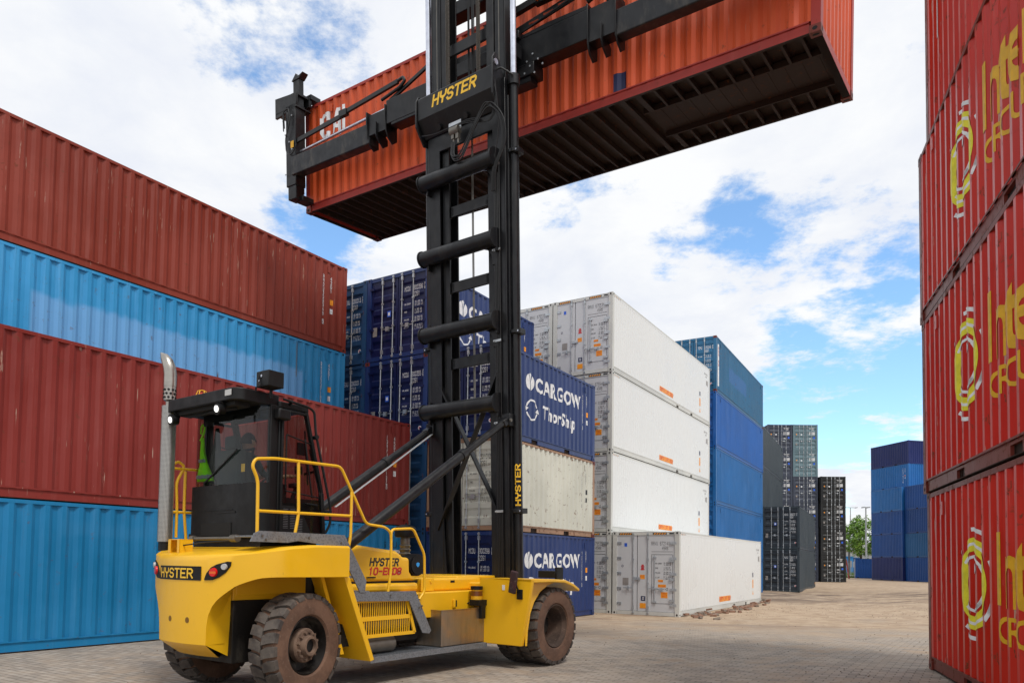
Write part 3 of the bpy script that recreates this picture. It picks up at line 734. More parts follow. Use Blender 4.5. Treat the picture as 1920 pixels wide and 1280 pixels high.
def reef_door(H, num, last):
    o = []; D = 1
    o += col(stroke_polys('RAVU', .115, .62, .52, adv=6, u0=.22, v0=H - .47), D) + col(stroke_polys(num + ' ' + last, .115, .62, .52, adv=6, u0=.53, v0=H - .47), D) + col(stroke_polys('45RB', .11, .62, .52, adv=6, u0=.60, v0=H - .63), D)
    o += col([rect(.22, .98, H - .70, H - .69)], D)
    # outline of the inspection hatch
    x0, x1, z0, z1 = .22, .97, .42, H - .80
    o += col([rect(x0, x1, z0, z0 + .012), rect(x0, x1, z1, z1 + .012), rect(x0, x0 + .012, z0 + .013, z1 - .001), rect(x1, x1 + .012, z0 + .013, z1 - .001)], D)
    o += col([rect(x0 + .10, x0 + .108, z0 + .02, z1 - .01)], 6)
    rows = [('MAX.GROSS', '34.000 kg', '74.960 lb'), ('TARE', '4.720 kg', '10.400 lb'), ('PAYLOAD', '29.280 kg', '64.560 lb'), ('CU.CAP', '67.5 cu.m', '2.380 cu.f')]
    for i, (a, b_, c) in enumerate(rows):
        zz = H - 1.12 - i * .16
        o += col(stroke_polys(a, .04, .9, .7, u0=.36, v0=zz), D) + col(stroke_polys(b_.upper(), .042, .9, .75, u0=.66, v0=zz + .02), D) + col(stroke_polys(c.upper(), .042, .9, .75, u0=.66, v0=zz - .045), D)
    o += col([rect(.46, .64, 1.16, 1.24), rect(.46, .74, .98, 1.08), rect(.56, .80, .62, .82)], 2)
    for (a, b_, c, d_) in ((.48, .62, 1.19, 1.21), (.48, .72, 1.02, 1.04), (.59, .77, .66, .68), (.59, .77, .72, .74), (.59, .77, .77, .785)): o += col([rect(a, b_, c, d_, 1)], 3)
    o += col([([(.72, .92), (.80, .86), (.80, .98)], 0)], 1) + col([([(.745, .92), (.785, .89), (.785, .95)], 1)], 0)
    o += col([rect(-.20, -.04 + .02, 1.25, 1.40)], 2) + col([rect(-.18, -.04, 1.30 + k * .03, 1.308 + k * .03, 1) for k in range(3)], 3)
    o += col([rect(-.17, -.03, 1.56, 1.60), rect(-.15, -.05, 1.61, 1.65), rect(-.16, -.04, 1.66, 1.70), rect(-.14, -.06, 1.71, 1.75)], 3)
    o += col([rect(-.16, 0, .50, .66)], 5) + col([rect(-.12, -.04, .54 + k * .035, .555 + k * .035, 1) for k in range(3)], 0)
    o += col([rect(-.20, .02, .24, .42)], 2)
    o += col([rect(-.78, -.68, H - .52, H - .40)], 4) + col(ring_polys(-.85, H - 1.2, .04, .04, .012), 5) + col([rect(-.84, -.62, 1.02, 1.28)], 6)
    return o
def striped_header(root, H):
    o = []
    for u0 in (-.95, .30):
        for k in range(5): o += col([([(u0 + k * .09, H - .105), (u0 + .05 + k * .09, H - .105), (u0 + .09 + k * .09, H - .05), (u0 + .04 + k * .09, H - .05)], 1)], 2)
        o += col([rect(u0 - .03, u0 + .47, H - .11, H - .045)], 1)
    o += col([rect(.86, 1.02, H - .10, H - .05)], 1)
    build_decal('hazard_stripes', o, lambda u, v, d: (.017 + d, -u, v), root)
def reefer(corner, zb, num, last, lab):
    r_ = container(corner, Ca, L40, H2, reefw, lab, gC, kind='reefer', zb=zb, doormat=reefd, framem=reeff, side=reef_side(L40, H2), castm=reeff)
    build_decal('door_lettering', reef_door(H2, num, last), lambda u, v, d: (.031 + d, -u, v), r_); striped_header(r_, H2)
    hb = cached('hatchbar', lambda: MB().cyl((.012, -.34, .44), (.012, -.34, H2 - .86), .014, 8).box(-.004, .03, -.40, -.28, H2 - .92, H2 - .86).box(-.004, .03, -.40, -.28, .44, .50)
                .box(-.006, .01, -.70, -.32, .90, .93).box(-.012, .028, -.62, -.52, .87, .96).box(.0, .028, -1.02, -.86, H2 - 1.05, H2 - .97).box(.0, .028, -1.02, -.86, 1.2, 1.28).box(.0, .028, -1.02, -.86, .5, .58)
                .box(-.004, .03, .18, .42, 1.22, 1.31).mesh('hatch_bar'))
    oput('hatch_bar', hb, galv, r_); return r_
RN = [('675535', '0', 'white reefer on the ground left of the front reefer, 5535 0 on its door'), ('672148', '0', 'white reefer second from the ground, 72148 0 on its door, beside worn white container'),
      ('675546', '9', 'white reefer with RAVU 675546 9 on its door, second from the top'), ('675531', '9', 'white reefer with RAVU 675531 9 on its door, highest of the white ones')]
for i, (a, b_, lab) in enumerate(RN): reefer(Cp + Vector((.0, .0)), -.166 + i * H2, a, b_, lab)
for i in range(4): reefer(Cp - rC * (W + .04), -.166 + i * H2, '675537' if i == 3 else '67553%d' % i, '1',
    ['white reefer on the ground, hidden behind the navy block', 'white reefer second from the ground, hidden behind the navy block', 'white reefer just behind the upper edge of the navy block', 'white reefer with RAVU 675537 1 on its door, left of the highest white one'][i])
reefer(Cp + rC * (W + .06), -.166, '672141', '1', 'single white reefer on the ground in front, RAVU 672141 1 on its grey doors')

# ---- mid-blue forty-footers behind the reefers
Da = .518; Dp = Vector((10.356, 37.14)); rD = Vector((math.cos(Da), -math.sin(Da)))
def vertical_name(txt, L, H): return col([rect(.42, .62, .35, H - .35)], 0) + col(stroke_polys(txt, .13, 1.3, .8, vertical=True, u0=.47, v0=H - .62), 3)
for i, m in enumerate((blueD, blueD, blueD, blueD2, blueDt)):
    container(Dp, Da, L40, H1 if i == 0 else H2, m, ['blue forty foot container at the base, hidden behind the front white reefer', 'blue long container just above the front white reefer', 'blue long container in the middle of the five behind the reefers',
              'royal blue long container directly under the teal one', 'teal blue container with rusty corner posts on top of the blue stack'][i], 'long blue containers behind the reefers', zb=-.77 if i == 0 else 1.82 + (i - 1) * H2, code=('TEMU', '676248', '5') if i == 4 else None,
              typ='45G1', framem=blueDt if i == 4 else None, castm=redf if i == 4 else None, side=(vertical_name('WAN HAI', L40, H2) if i == 4 else []) + col([rect(L40 - .7, L40 - .62, 1.1, 1.22)], 2))

# ---- charcoal stacks
gE = 'charcoal containers'
Fp = Vector((19.28, 49.0)); Fa = R(27); rF = Vector((math.cos(Fa), -math.sin(Fa)))
for i in range(2):
    container(Fp, Fa, L40, H2, charcl, ['charcoal container on the ground with its doors facing the yard, in front', 'charcoal container resting on the front ground one, orange stripes on its header'][i], gE, zb=-.2 + i * H2, code=('HLXU', ('528117', '598237')[i], '4'), typ='45G1', doormat=charc, side=col([rect(L40 - .5, L40 - .42, .3, .42), rect(L40 - .9, L40 - .84, .3, .38)], 2))
for i in range(4):
    container(Fp - rF * (W + .04), Fa, L40, H2, charcl, ['charcoal container at ground level, mostly behind the front charcoal pair', 'charcoal container second up, mostly behind the front charcoal pair', 'charcoal container third up, next to the long blue stack', 'charcoal container topmost next to the long blue stack'][i], gE, zb=-.2 + i * H2,
              code=('HLXU', '52%d081' % i, '4'), typ='22G1', doormat=charc)
# ---- far stacks with doors square to us
def far_stack(cx, cy, head, n, mats_, labs, group, L=L20, codes=True):
    h = R(head); r_ = Vector((math.cos(h), -math.sin(h)))
    for i in range(n):
        container((cx, cy), h, L, H1, mats_[i], labs[i], group, zb=i * H1, low=True, style='far', code=('TGBU', '6%d0%d17' % (i, i), '3'), typ='22G1')
gG = 'far stacked containers with doors facing the yard'
ordn = ['ground', 'second', 'third', 'fourth', 'fifth', 'top']
far_stack((1535 - 961.6) / 1368.16 * 72., 72., 1, 6, [slate, slate, slate, slate, greyg, greyg], ['blue grey container at ground level behind the charcoal pair, left of the black stack', 'blue grey container second from the ground, left of the black stack', 'blue grey container third from the ground, left of the black stack',
          'dark blue grey container directly under the two pale grey green ones', 'lower of the two pale grey green containers', 'highest pale grey green container of the tall far stack'], gG)
far_stack((1535 - 961.6) / 1368.16 * 72. - W - .04, 72.1, 1, 6, [slate] * 5 + [slate], ['slate container in the left far column, %s tier' % t for t in ordn], gG)
far_stack((1583.5 - 961.6) / 1368.16 * 72., 71.6, 1, 4, [blk] * 4, ['black container at the foot of the black stack left of the tree', 'black container second from the ground left of the tree', 'black container third from the ground left of the tree', 'black container topmost of the black stack left of the tree'], gG)

# ---- far blue stacks on the right
gJ = 'far blue containers on the right'
def line(x, y, hd, m, i, lab, marks=False):   # near corner of the visible side is on the left and far
    container((x, y), R(hd), L20, H1, m, lab, gJ, zb=i * H1, low=True, side=(side_code(L20, H1, ('TCLU', '218374', '0'), '22G1', h=.10) if marks else None))
mJ = [jb[0], jb[1], jb[1], jb[2], jb[2], jb[0]]
tl = ['indigo container at the foot of the far blue stack, left column', 'cobalt container second from the ground in the left far blue column', 'cobalt container third from the ground in the left far blue column', 'bright azure container fourth from the ground in the left far blue column',
      'azure container with white side code, just under the indigo top one', 'indigo container on top of the far blue stack']
for i in range(6): line(42.3, 86., 168 if i > 3 else 176, mJ[i], i, tl[i], i == 4)
mk = [jb[1], jb[4], jb[3], jb[1]]
for i in range(4): line(43.0, 79.9, 174, mk[i], i, ['cobalt container on the ground right of the indigo one, by the red stack', 'steel blue container second from the ground, half behind the red stack', 'marine blue container with a brighter patch, half behind the red stack', 'cobalt container fourth up, half behind the red stack'][i])
for i in range(6): line(47.8, 86.5, 172, jb[i % 2 * 3 + 1 if i < 4 else 2], i, ['azure container at the right edge of the far blue stacks, %s tier' % ordn[j] for j in range(6)][i])
container(((1604 - 961.6) / 1368.16 * 94.5, 94.5), R(112), L20 * .42, H1 * .98, jb[1], 'small cobalt storage container under the tree, left of the far blue stack', gJ, low=True, side=col(stroke_polys('TRIU82', .16, 1.2, .7, vertical=True, u0=1.95, v0=2.1), 0) + col([rect(2.25, 2.35, 1.5, 1.75)], 2))

# ---- red stack, close on the right
Ra = 3.4636; Rp = Vector((6.195, 10.8988)); gR = 'red containers stacked at the right edge'
def gear_logo(u, v, r):
    o = []
    for k in range(4): o += ring_polys(u, v, r * .88, r * .98, r * .07, k * 90 + 52, k * 90 + 98, 48)
    for k in range(2): o += ring_polys(u, v, r * .88, r * .98, r * .07, k * 180 + 150, k * 180 + 205, 48)
    o += [(p, 0) for p, _ in []]
    y_ = ring_polys(u, v, r * .71, r * .80, r * .23, 0, 360, 60)
    w2 = ring_polys(u, v, r * .63, r * .72, r * .05, 30, 150, 60, li=1) + ring_polys(u, v, r * .63, r * .72, r * .05, 215, 325, 60, li=1)
    w3 = ring_polys(u, v, r * .44, r * .50, r * .05, 40, 140, 60) + ring_polys(u, v, r * .44, r * .50, r * .05, 235, 320, 60)
    cr = []
    for a0, a1, s in ((150, 235, 1), (-60, 40, 1)):
        N = 16; pts = [(u + r * .44 * math.cos(R(a0 + (a1 - a0) * i / N)), v + r * .52 * math.sin(R(a0 + (a1 - a0) * i / N))) for i in range(N + 1)]
        am = R((a0 + a1) / 2); q = [(u + r * .34 * math.cos(R(a0 + (a1 - a0) * i / N)), v + r * .40 * math.sin(R(a0 + (a1 - a0) * i / N))) for i in range(N, -1, -1)]
        cr += [([pts[i], pts[i + 1], (pts[i + 1][0] * .86 + u * .14, pts[i + 1][1] * .86 + v * .14), (pts[i][0] * .86 + u * .14, pts[i][1] * .86 + v * .14)], 0) for i in range(N)]
    return col(o, 0) + col(y_, 8) + col(w2, 0) + col(w3, 0) + col(cr, 0) + col(disc_polys(u + r * .12, v + r * .26, r * .09, r * .09), 0)
rl = ['red container on the ground at the right edge with yellow ring logo and yellow lettering', 'red container second from the ground in the stack at the right edge', 'red container third from the ground at the right edge, level with the mast beams', 'red container at the top right corner, only its lower end in view']
rx = [(.0, .0), (-.03, 0.05), (.0, .10), (.05, -.03)]
for i in range(4):
    s_ = []
    if i < 3: s_ = gear_logo(2.36, 1.31 + (.04 if i == 1 else 0), .69) + col([rect(3.24, 3.40, 1.11, 1.88)], 7) + col(font_polys('nterbulk', 1.08, .022, .0, .60, 3.50, 1.11, sp=1.16), 7) + col(font_polys('GROUP', .42, .010, .0, .86, 3.33, .71, sp=1.15), 7)
    else: s_ = col([rect(.62, .82, 1.3, 2.3)], 0) + col(stroke_polys('EXSU', .16, 1.1, .8, vertical=True, u0=.66, v0=2.1), 1)
    container(Rp + Vector(rx[i]), Ra, L20, H1, redp, rl[i], gR, zb=.147 + i * H1, framem=redf, side=s_)
# ================================================================ container handling truck (x right, y forward, z up; origin under the drive axle)
TR = empty('container_handler', (-.7417, 12.8246, 0.), -R(35.8))
tag(TR, 'yellow empty container handler lifting an orange red container high on its black mast', 'container handler')
def tpaint():
    t = NT('yellow_machine_paint'); c = lin('eab41a')
    O = t.coord(); W_ = t.noise(O, .9, 4); f = t.noise(O, 9, 6, .65)
    cc = t.mix(t.ramp(W_, .3, .7), scl(c, .95), scl(c, 1.04))
    dirt = t.ramp(t.noise(t.coord((4, 4, 1.2)), 1.4, 7, .7), .56, .78, 0, .22)
    cc = t.mix(dirt, cc, lin('b98c3a'))
    cc = t.mix(t.ramp(t.noise(O, 30, 5, .7), .66, .74, 0, .55), cc, lin('5b3d1c'))
    t.set(Base_Color=cc, Roughness=t.ramp(f, .3, .7, .30, .46)); t.b.inputs['Coat Weight'].default_value = .12; t.b.inputs['Coat Roughness'].default_value = .25
    t.bump(t.noise(O, 2.2, 2), .05, .03); return t.m
yel = mat('yel', tpaint)
def bpaint(name, c, rough, dust=.3):
    t = NT(name); c = lin(c); O = t.coord(); t.b.inputs['Specular IOR Level'].default_value = .35
    m = t.ramp(t.noise(t.coord((2.5, 2.5, .9)), 2.0, 7, .65), .48, .72, 0, dust)
    t.set(Base_Color=t.mix(m, c, lin('5d5850')), Roughness=t.ramp(t.noise(O, 5, 5), .3, .7, rough - .06, rough + .14)); t.bump(t.noise(O, 6, 3), .05, .01); return t.m
mastb = mat('mastb', lambda: bpaint('black_mast_paint', '141518', .36, .12))
cabb = mat('cabb', lambda: bpaint('black_cab_paint', '08090b', .5, .04))
darkf = mat('darkf', lambda: bpaint('greasy_frame', '14110f', .6, .35))
chrome = mat('chrome', lambda: simple('chromed_rod', 'd4d8e4', .28, .85))
steel = mat('steel', lambda: simple('worn_steel', '76726b', .45, .7))
def galvd():
    t = NT('galvanised_plate'); O = t.coord(); v = t.n.new('ShaderNodeTexVoronoi'); t.l.new(O, v.inputs['Vector']); v.inputs['Scale'].default_value = 38
    c = t.mix(t.ramp(v.outputs['Distance'], 0, .7), lin('5c6066'), lin('7c8085')); c = t.mix(t.ramp(t.noise(O, 3, 6, .7), .5, .7, 0, .5), c, lin('6b6258'))
    t.set(Base_Color=c, Roughness=.5, Metallic=.25); return t.m
plate = mat('plate', galvd)
def stainless():
    t = NT('stained_tank_steel'); O = t.coord((3, 3, .5)); s = t.noise(O, 3, 8, .75); b = t.noise(t.coord(), 2.4, 5, .6)
    c = t.mix(t.ramp(b, .35, .65), lin('9a9288'), lin('b2977a')); c = t.mix(t.ramp(s, .46, .72, 0, .45), c, lin('6a5e50'))
    t.set(Base_Color=c, Roughness=.34, Metallic=.8); return t.m
tankm = mat('tankm', stainless)
def rubber(nm, a, b_):
    t = NT(nm); O = t.coord(); n_ = t.noise(O, 4, 7, .65)
    c = t.mix(t.ramp(n_, .38, .62), lin(a), lin(b_)); c = t.mix(t.ramp(t.noise(O, 22, 6, .7), .55, .75, 0, .5), c, lin('8a7768'))
    t.set(Base_Color=c, Roughness=.85); t.bump(t.noise(O, 18, 5, .6), .25, .008); return t.m
tread_m = mat('tread_m', lambda: rubber('dusty_tread_rubber', '3a3431', '57504a'))
wall_m = mat('wall_m', lambda: rubber('brown_dusty_sidewall', '5a4234', '6f5342'))
hub_m = mat('hub_m', lambda: rubber('dusty_hub', '59463a', '7a6353'))
rimm = mat('rimm', lambda: bpaint('black_rim_paint', '15110f', .5, .6))
def glassm(name, tint, a):
    t = NT(name); t.n.remove(t.b); o = t.n['Material Output']
    g = t.n.new('ShaderNodeBsdfGlossy'); g.inputs['Roughness'].default_value = .02; tr = t.n.new('ShaderNodeBsdfTransparent'); tr.inputs['Color'].default_value = tint + (1,)
    lw = t.n.new('ShaderNodeLayerWeight'); lw.inputs['Blend'].default_value = .5; fo = t.math('ADD', t.math('MULTIPLY', t.math('POWER', lw.outputs['Facing'], 4.), .55), .035); f = fo.node; mx = t.n.new('ShaderNodeMixShader'); t.l.new(f.outputs[0], mx.inputs[0]); t.l.new(tr.outputs[0], mx.inputs[1]); t.l.new(g.outputs[0], mx.inputs[2])
    t.l.new(mx.outputs[0], o.inputs[0]); return t.m
glass = mat('glass', lambda: glassm('tinted_cab_glass', (.60, .66, .65), 1))
lit = mat('lit', lambda: simple('lit_work_lamp', 'ffffff', .3, emit='fffdf5', estr=1.3))
redl = mat('redl', lambda: simple('red_lens', 'd01614', .25)); orl = mat('orl', lambda: simple('amber_lens', 'd8621c', .25)); whl = mat('whl', lambda: simple('clear_lens', 'b9b9b9', .3))
green = mat('green', lambda: simple('lit_green_lamp', '0fd07a', .3, emit='18e88c', estr=1.3)); hose = mat('hose', lambda: simple('black_hose', '0d0d0e', .45))
grille_b = mat('grille_b', lambda: simple('dark_engine_bay', '100d0a', .8))
maroonm = mat('maroonm', lambda: rubber('scuffed_mirror_back', '4a262a', '37272a'))
hivis = mat('hivis', lambda: simple('hi_vis_cloth', 'a0ff1e', .7)); reflect = mat('reflect', lambda: simple('reflective_tape', '8f949a', .4))
skin = mat('skin', lambda: simple('skin', 'b88468', .55)); shirt = mat('shirt', lambda: simple('dark_jacket', '2b3430', .8)); hairm = mat('hairm', lambda: simple('brown_hair', '2c1d15', .7)); trous = mat('trous', lambda: simple('navy_trousers', '1d2433', .8))
seatm = mat('seatm', lambda: simple('dark_green_seat', '26302c', .8)); ylab = mat('ylab', lambda: simple('warning_label', 'e8b020', .5))

# ---- counterweight: rounded block with the tyre arches cut away
def perim():
    pts = []          # right half from the rear centre: (x, y, zbot)
    for x in (0, .12, .24, .36, .44, .5): pts.append((x, -4.7 - .66 * math.sqrt(1 - (x / 1.2) ** 2), .66))
    arch = [(.5, .66), (.505, .86), (.53, 1.0), (.58, 1.10), (.64, 1.17), (.70, 1.22), (.78, 1.28), (.84, 1.325), (.90, 1.355), (.97, 1.385), (1.03, 1.41), (1.08, 1.425), (1.13, 1.432), (1.17, 1.435), (1.19, 1.435), (1.2, 1.435)]
    ar = [(x, -4.7 - .66 * math.sqrt(max(0, 1 - (x / 1.2) ** 2)), z) for x, z in arch] + [(1.2, -4.3, 1.432), (1.2, -4.0, 1.43), (1.2, -3.83, 1.43)]
    return pts, ar
def ztop(y): return min(1.81, 1.665 + max(0, y + 5.36) * .17)
def lean(x, y, z):   # the skin draws in slightly towards the bottom
    k = 1 - .03 * max(0, (1.3 - z)) if y < -4.6 else 1
    return (x * k, -4.6 + (y + 4.6) * k if y < -4.6 else y, z)
pts, ar = perim()
b = MB()
for s in (1, -1):
    for seq in (pts, ar):
        rows = []
        for x, y, zb_ in seq:
            zt = ztop(y); x2 = x
            if y > -3.9: pass
            rows.append([lean(s * x, y, zb_ + (zt - zb_) * t) for t in (0, .35, .7, .93)] + [(s * x * .99, y * .998 if y < -4.7 else y, zt - .012), (s * x * .975, y + (.02 if y < -4.7 else 0), zt)])
        b.grid(rows)
    allp = pts + ar[1:]
    top = [[(s * x * .975, y + (.02 if y < -4.7 else 0), ztop(y)), (0, y + .02, ztop(y))] for x, y, _ in allp]; b.grid(top)
    b.grid([[lean(s * x, y, z), (s * .45, min(y + .28, -3.83) if x < .95 else max(y, -5.05), z)] for x, y, z in ar])     # arch lining
    b.grid([[lean(s * x, y, .66), (s * x * .85, y + .22, .50)] for x, y, _ in pts]); b.grid([[(s * x * .85, y + .22, .50), (0, -4.7, .50)] for x, y, _ in pts])
    b.grid([[lean(s * .5, -5.30, .66), lean(s * .5, -5.30, 1.0), (s * .5, -5.28, 1.4)], [(s * .42, -4.95, .50), (s * .45, -4.95, 1.0), (s * .45, -4.95, 1.43)]])
cw = b.build('counterweight', yel, TR, smooth=38)
# badge and round sockets follow the curve of the skin
def skin_pt(x, z, off=.004):
    y = -4.7 - .66 * math.sqrt(1 - (x / 1.2) ** 2); k = 1 - .03 * max(0, 1.3 - z)
    n = Vector((x / 1.44, (y + 4.7) / .4356)).normalized(); return Vector((x * k + n.x * off, -4.6 + (y + 4.6) * k + n.y * off, z))
def skin_grid(x0, x1, z0, z1, off, n=14, shape=None):
    return [[tuple(skin_pt(x0 + (x1 - x0) * i / n, z, off)) for z in (z0, z1)] for i in range(n + 1)]
bm_ = MB(); bm_.grid(skin_grid(-.46, .42, 1.385, 1.545, .006)); bm_.build('badge_plate', cabb, cw)
def skin_decal(name, polys, m, off, mis=None): return decal(name, polys, lambda u, v, d: tuple(skin_pt(u, v, off - d)), m, cw, None, mis)
def hyster(u, v, h, t=1.15, wide=1.25, slant=.0, adv=5.8): return stroke_polys('HYSTER', h, t, wide, slant, adv, u0=u, v0=v)
yi = mat('yi', lambda: simple('yellow_letters', 'f0bf2a', .45))
p_ = hyster(-.405, 1.415, .098, 1.15, 1.28); p2 = []
for q, li in p_:      # slice so the letters bend with the plate
    p2.append((q, li))
skin_decal('badge_lettering', p2, [yi], .010)
for x in (-.16, .20): b = MB(); c = skin_pt(x, .93, .002); c2 = skin_pt(x, .93, -.03); b.m = 0; b.cyl(c, c2, .034, 18); b.build('lifting_socket', mat('sock', lambda: simple('socket_shade', '7a5410', .7)), cw, smooth=30)
for s in (1, -1):
    P = [(.47, 1.40), (.50, 1.47), (.56, 1.535), (.63, 1.57), (.76, 1.605), (.80, 1.60), (.795, 1.555), (.74, 1.48), (.66, 1.425), (.58, 1.395), (.48, 1.39)]
    b = MB(); n = len(P); fr = [tuple(skin_pt(s * x, z, .012)) for x, z in P]; bk = [tuple(skin_pt(s * x, z, -.004)) for x, z in P]; cpt = tuple(skin_pt(s * .64, 1.49, .014))
    b._add(fr + bk + [cpt], [(i, (i + 1) % n, 2 * n) for i in range(n)] + [(i, (i + 1) % n, n + (i + 1) % n, n + i) for i in range(n)])
    tl_ = b.build('tail_lamp', cabb, TR)
    for (x, z, r, m) in ((.60, 1.482, .052, redl), (.73, 1.545, .036, whl)):
        c = skin_pt(s * x, z, .012); c2 = skin_pt(s * x, z, .034); MB().cyl(c, c2, r, 20, r * .9).build('lens', m, tl_, smooth=30)
        if m is redl: MB()._add([tuple(skin_pt(s * x + dx, z + dz, .0362)) for dx, dz in ((-.042, -.016), (.042, -.016), (.042, .010), (-.042, .010))], [(0, 1, 2, 3)]).build('lens', orl, tl_)
# ---- rear mudguard plates and chassis
for s in (1, -1):
    b = MB()
    b.prism([(-3.86, 1.425), (-3.775, 1.425), (-3.33, .36), (-3.40, .345)], 'x', *sorted((s * .50, s * 1.15))); b.build('mudguard', yel, TR, bevel=.008)
    MB().prism([(-4.02, 1.42), (-3.97, 1.42), (-3.62, .44), (-3.68, .44)], 'x', *sorted((s * .85, s * .90))).build('mudguard_rib', yel, TR)
b = MB(); b.box(-.50, .50, -4.96, 1.1, .42, 1.15).box(-.44, .44, -5.0, -3.4, 1.15, 1.62); b.build('chassis_beam', darkf, TR, bevel=.01)
MB().box(-.46, .46, -4.94, -4.2, .72, 1.42).box(.44, .465, -4.9, -3.9, 1.2, 1.42).build('counterweight_bracket', yel, TR, bevel=.01)
MB().box(-.62, .62, -4.5, -4.15, .46, .72).box(-.9, .9, -4.44, -4.22, .5, .64).build('steer_axle', darkf, TR, bevel=.02)
MB().box(-1.0, 1.0, -.2, .22, .42, .82).cyl((-1.3, 0, .62), (1.3, 0, .62), .22, 20).build('drive_axle', darkf, TR, bevel=.02)
b = MB(); b.box(.42, .80, -2.35, -.55, .80, 1.175).box(-.80, -.42, -2.35, -.55, .80, 1.175).box(.42, .78, -3.75, -2.3, .62, 1.0); b.build('side_frame', yel, TR, bevel=.015)
MB().box(.805, .835, -1.40, -1.36, .93, 1.05).build('latch', yel, TR, bevel=.004); MB().box(.812, .838, -1.355, -1.335, .94, 1.04).build('latch', black, TR)
MB().box(-.60, .60, -1.68, -.42, 1.176, 1.375).build('deck_box', yel, TR, bevel=.035, seg=3)
MB().box(.601, .604, -1.22, -1.12, 1.30, 1.335).build('keyhole', black, TR)
MB().box(-.78, .55, -1.0, .1, 1.30, 1.40).box(-.9, .9, -.75, .15, 1.18, 1.30).build('front_deck', yel, TR, bevel=.02)
# hood
hp = [(-3.32, 1.335), (-3.32, 1.80), (-3.12, 1.838), (-2.42, 1.775), (-2.31, 1.72), (-2.28, 1.685), (-2.14, 1.68), (-2.13, 1.48), (-2.0, 1.335)]
hd_ = MB().prism(hp, 'x', -.60, .60).build('engine_hood', yel, TR, bevel=.05, seg=4)
MB().box(-.64, .64, -3.74, -1.98, 1.185, 1.315).build('lower_hood', yel, TR, bevel=.045, seg=3)
MB().box(-.58, .58, -3.7, -1.95, 1.30, 1.345).build('hood_seal', black, TR)
MB().bar((.62, -3.0, 1.40), (.62, -2.84, 1.40), .02, .018).build('hood_handle', cabb, hd_, bevel=.004)
sx = lambda off: (lambda u, v, d: (.6025 + off - d, u, v))
decal('hood_lettering', hyster(-2.93, 1.565, .095, 1.5, 1.02, .18, 5.9), sx(0), [dark_ink], hd_)
decal('hood_lettering', stroke_polys('10-ECD8', .088, 1.6, 1.12, .18, 5.6, u0=-2.95, v0=1.44), sx(0), [red_ink], hd_)
decal('hood_lettering', [rect(-2.38, -2.32, 1.455, 1.468)], sx(0), [grey_ink], hd_)
# air cleaner with its intake stack
ac = MB().cyl((.12, -1.98, 1.575), (.60, -1.98, 1.575), .165, 28).cyl((.60, -1.98, 1.575), (.615, -1.98, 1.575), .14, 28).build('air_cleaner', cabb, TR, smooth=35)
decal('maker_emblem', [([(-2.02, 1.60), (-1.985, 1.615), (-1.95, 1.60), (-1.955, 1.565), (-1.985, 1.54), (-2.015, 1.565)], 0)], lambda u, v, d: (.6175, u, v), [mat('emb', lambda: simple('blue_emblem', '2f9be8', .4))], ac)
st = MB(); st.lathe([(0, .075), (.04, .09), (.06, .07), (.10, .09), (.12, .07), (.16, .088), (.18, .07), (.24, .075), (.30, .062)], 'z', (.36, -2.0, 1.70), 20, False); st.build('intake_pipe', steel, ac, smooth=40)
MB().lathe([(0, .05), (0, .145), (.03, .16), (.13, .16), (.16, .14), (.19, .06)], 'z', (.36, -2.0, 1.985), 24, False).build('rain_cap', cabb, ac, smooth=40)
b = MB(); b.box(.50, .66, -1.92, -1.70, 1.18, 1.36).box(.64, .665, -1.95, -1.67, 1.18, 1.38); b.build('hood_bracket', yel, TR, bevel=.01)
for yy in (-1.88, -1.75): MB().cyl((.665, yy, 1.33), (.68, yy, 1.33), .022, 14).build('bolt', yel, TR, smooth=30)
# engine grille, dark bay behind
MB().box(.46, .83, -3.60, -2.2, .52, 1.15).build('engine_bay', grille_b, TR)
MB().cyl((.82, -3.35, .80), (.82, -2.45, .80), .10, 18).cyl((.80, -3.3, .50), (.80, -2.7, .50), .11, 18).build('silencer', steel, TR, smooth=35)
g_ = MB()
def ylim(z): return (-3.52 + (1.11 - z) * .24, -2.53 + (1.08 - z) * .36)
for z, h in ((1.095, .035), (.865, .055), (.635, .045)):
    a, c = ylim(z); g_.box(.925, .945, a, c, z - h / 2, z + h / 2)
g_.bar((.935, ylim(1.1)[1], 1.1), (.935, ylim(.63)[1], .63), .05, .02, (1, 0, 0)); g_.bar((.935, ylim(1.1)[0], 1.1), (.935, ylim(.63)[0], .63), .05, .02, (1, 0, 0))
for i in range(28):
    t = i / 27.; 
    for z0, z1 in ((1.078, .892), (.838, .657)):
        a0, c0 = ylim(z0); a1, c1 = ylim(z1)
        yy = -3.49 + (c1 + .02 + 3.49) * t
        if yy < c0: g_.box(.929, .941, yy - .0055, yy + .0055, z1 - .012, z0 + .012)
gr_ = g_.build('engine_grille', yel, TR)
gr_['kind'] = 'part' if False else gr_.get('kind', '') or ''
del gr_['kind']
# tool tank on the running board
b = MB(); X0, X1, Y0, Y1, Z0, Z1 = .52, 1.0, -1.88, -.86, .385, .915
b.box(X0, X1, Y0, Y1, Z0, Z0 + .01).box(X0, X0 + .006, Y0, Y1, Z0, Z1).box(X1 - .006, X1, Y0, Y1, Z0, Z1).box(X0, X1, Y0, Y0 + .006, Z0 + .001, Z1 + .0005).box(X0, X1, Y1 - .006, Y1, Z0 + .001, Z1 + .0005)
b.box(.78, .784, -1.86, -.90, Z0, Z1 - .04).bar((X0, Y0, Z1), (X1, Y0, Z1), .02, .006).bar((X1, Y0, Z1), (X1, Y1, Z1), .02, .006); b.build('steel_tray', tankm, TR)
b = MB(); b.box(.50, 1.04, -3.30, -.84, .335, .372).box(1.035, 1.05, -3.30, -.84, .30, .374)
for i in range(60):
    y = -3.27 + i * .041; b.box(.53, 1.02, y, y + .008, .372, .378)
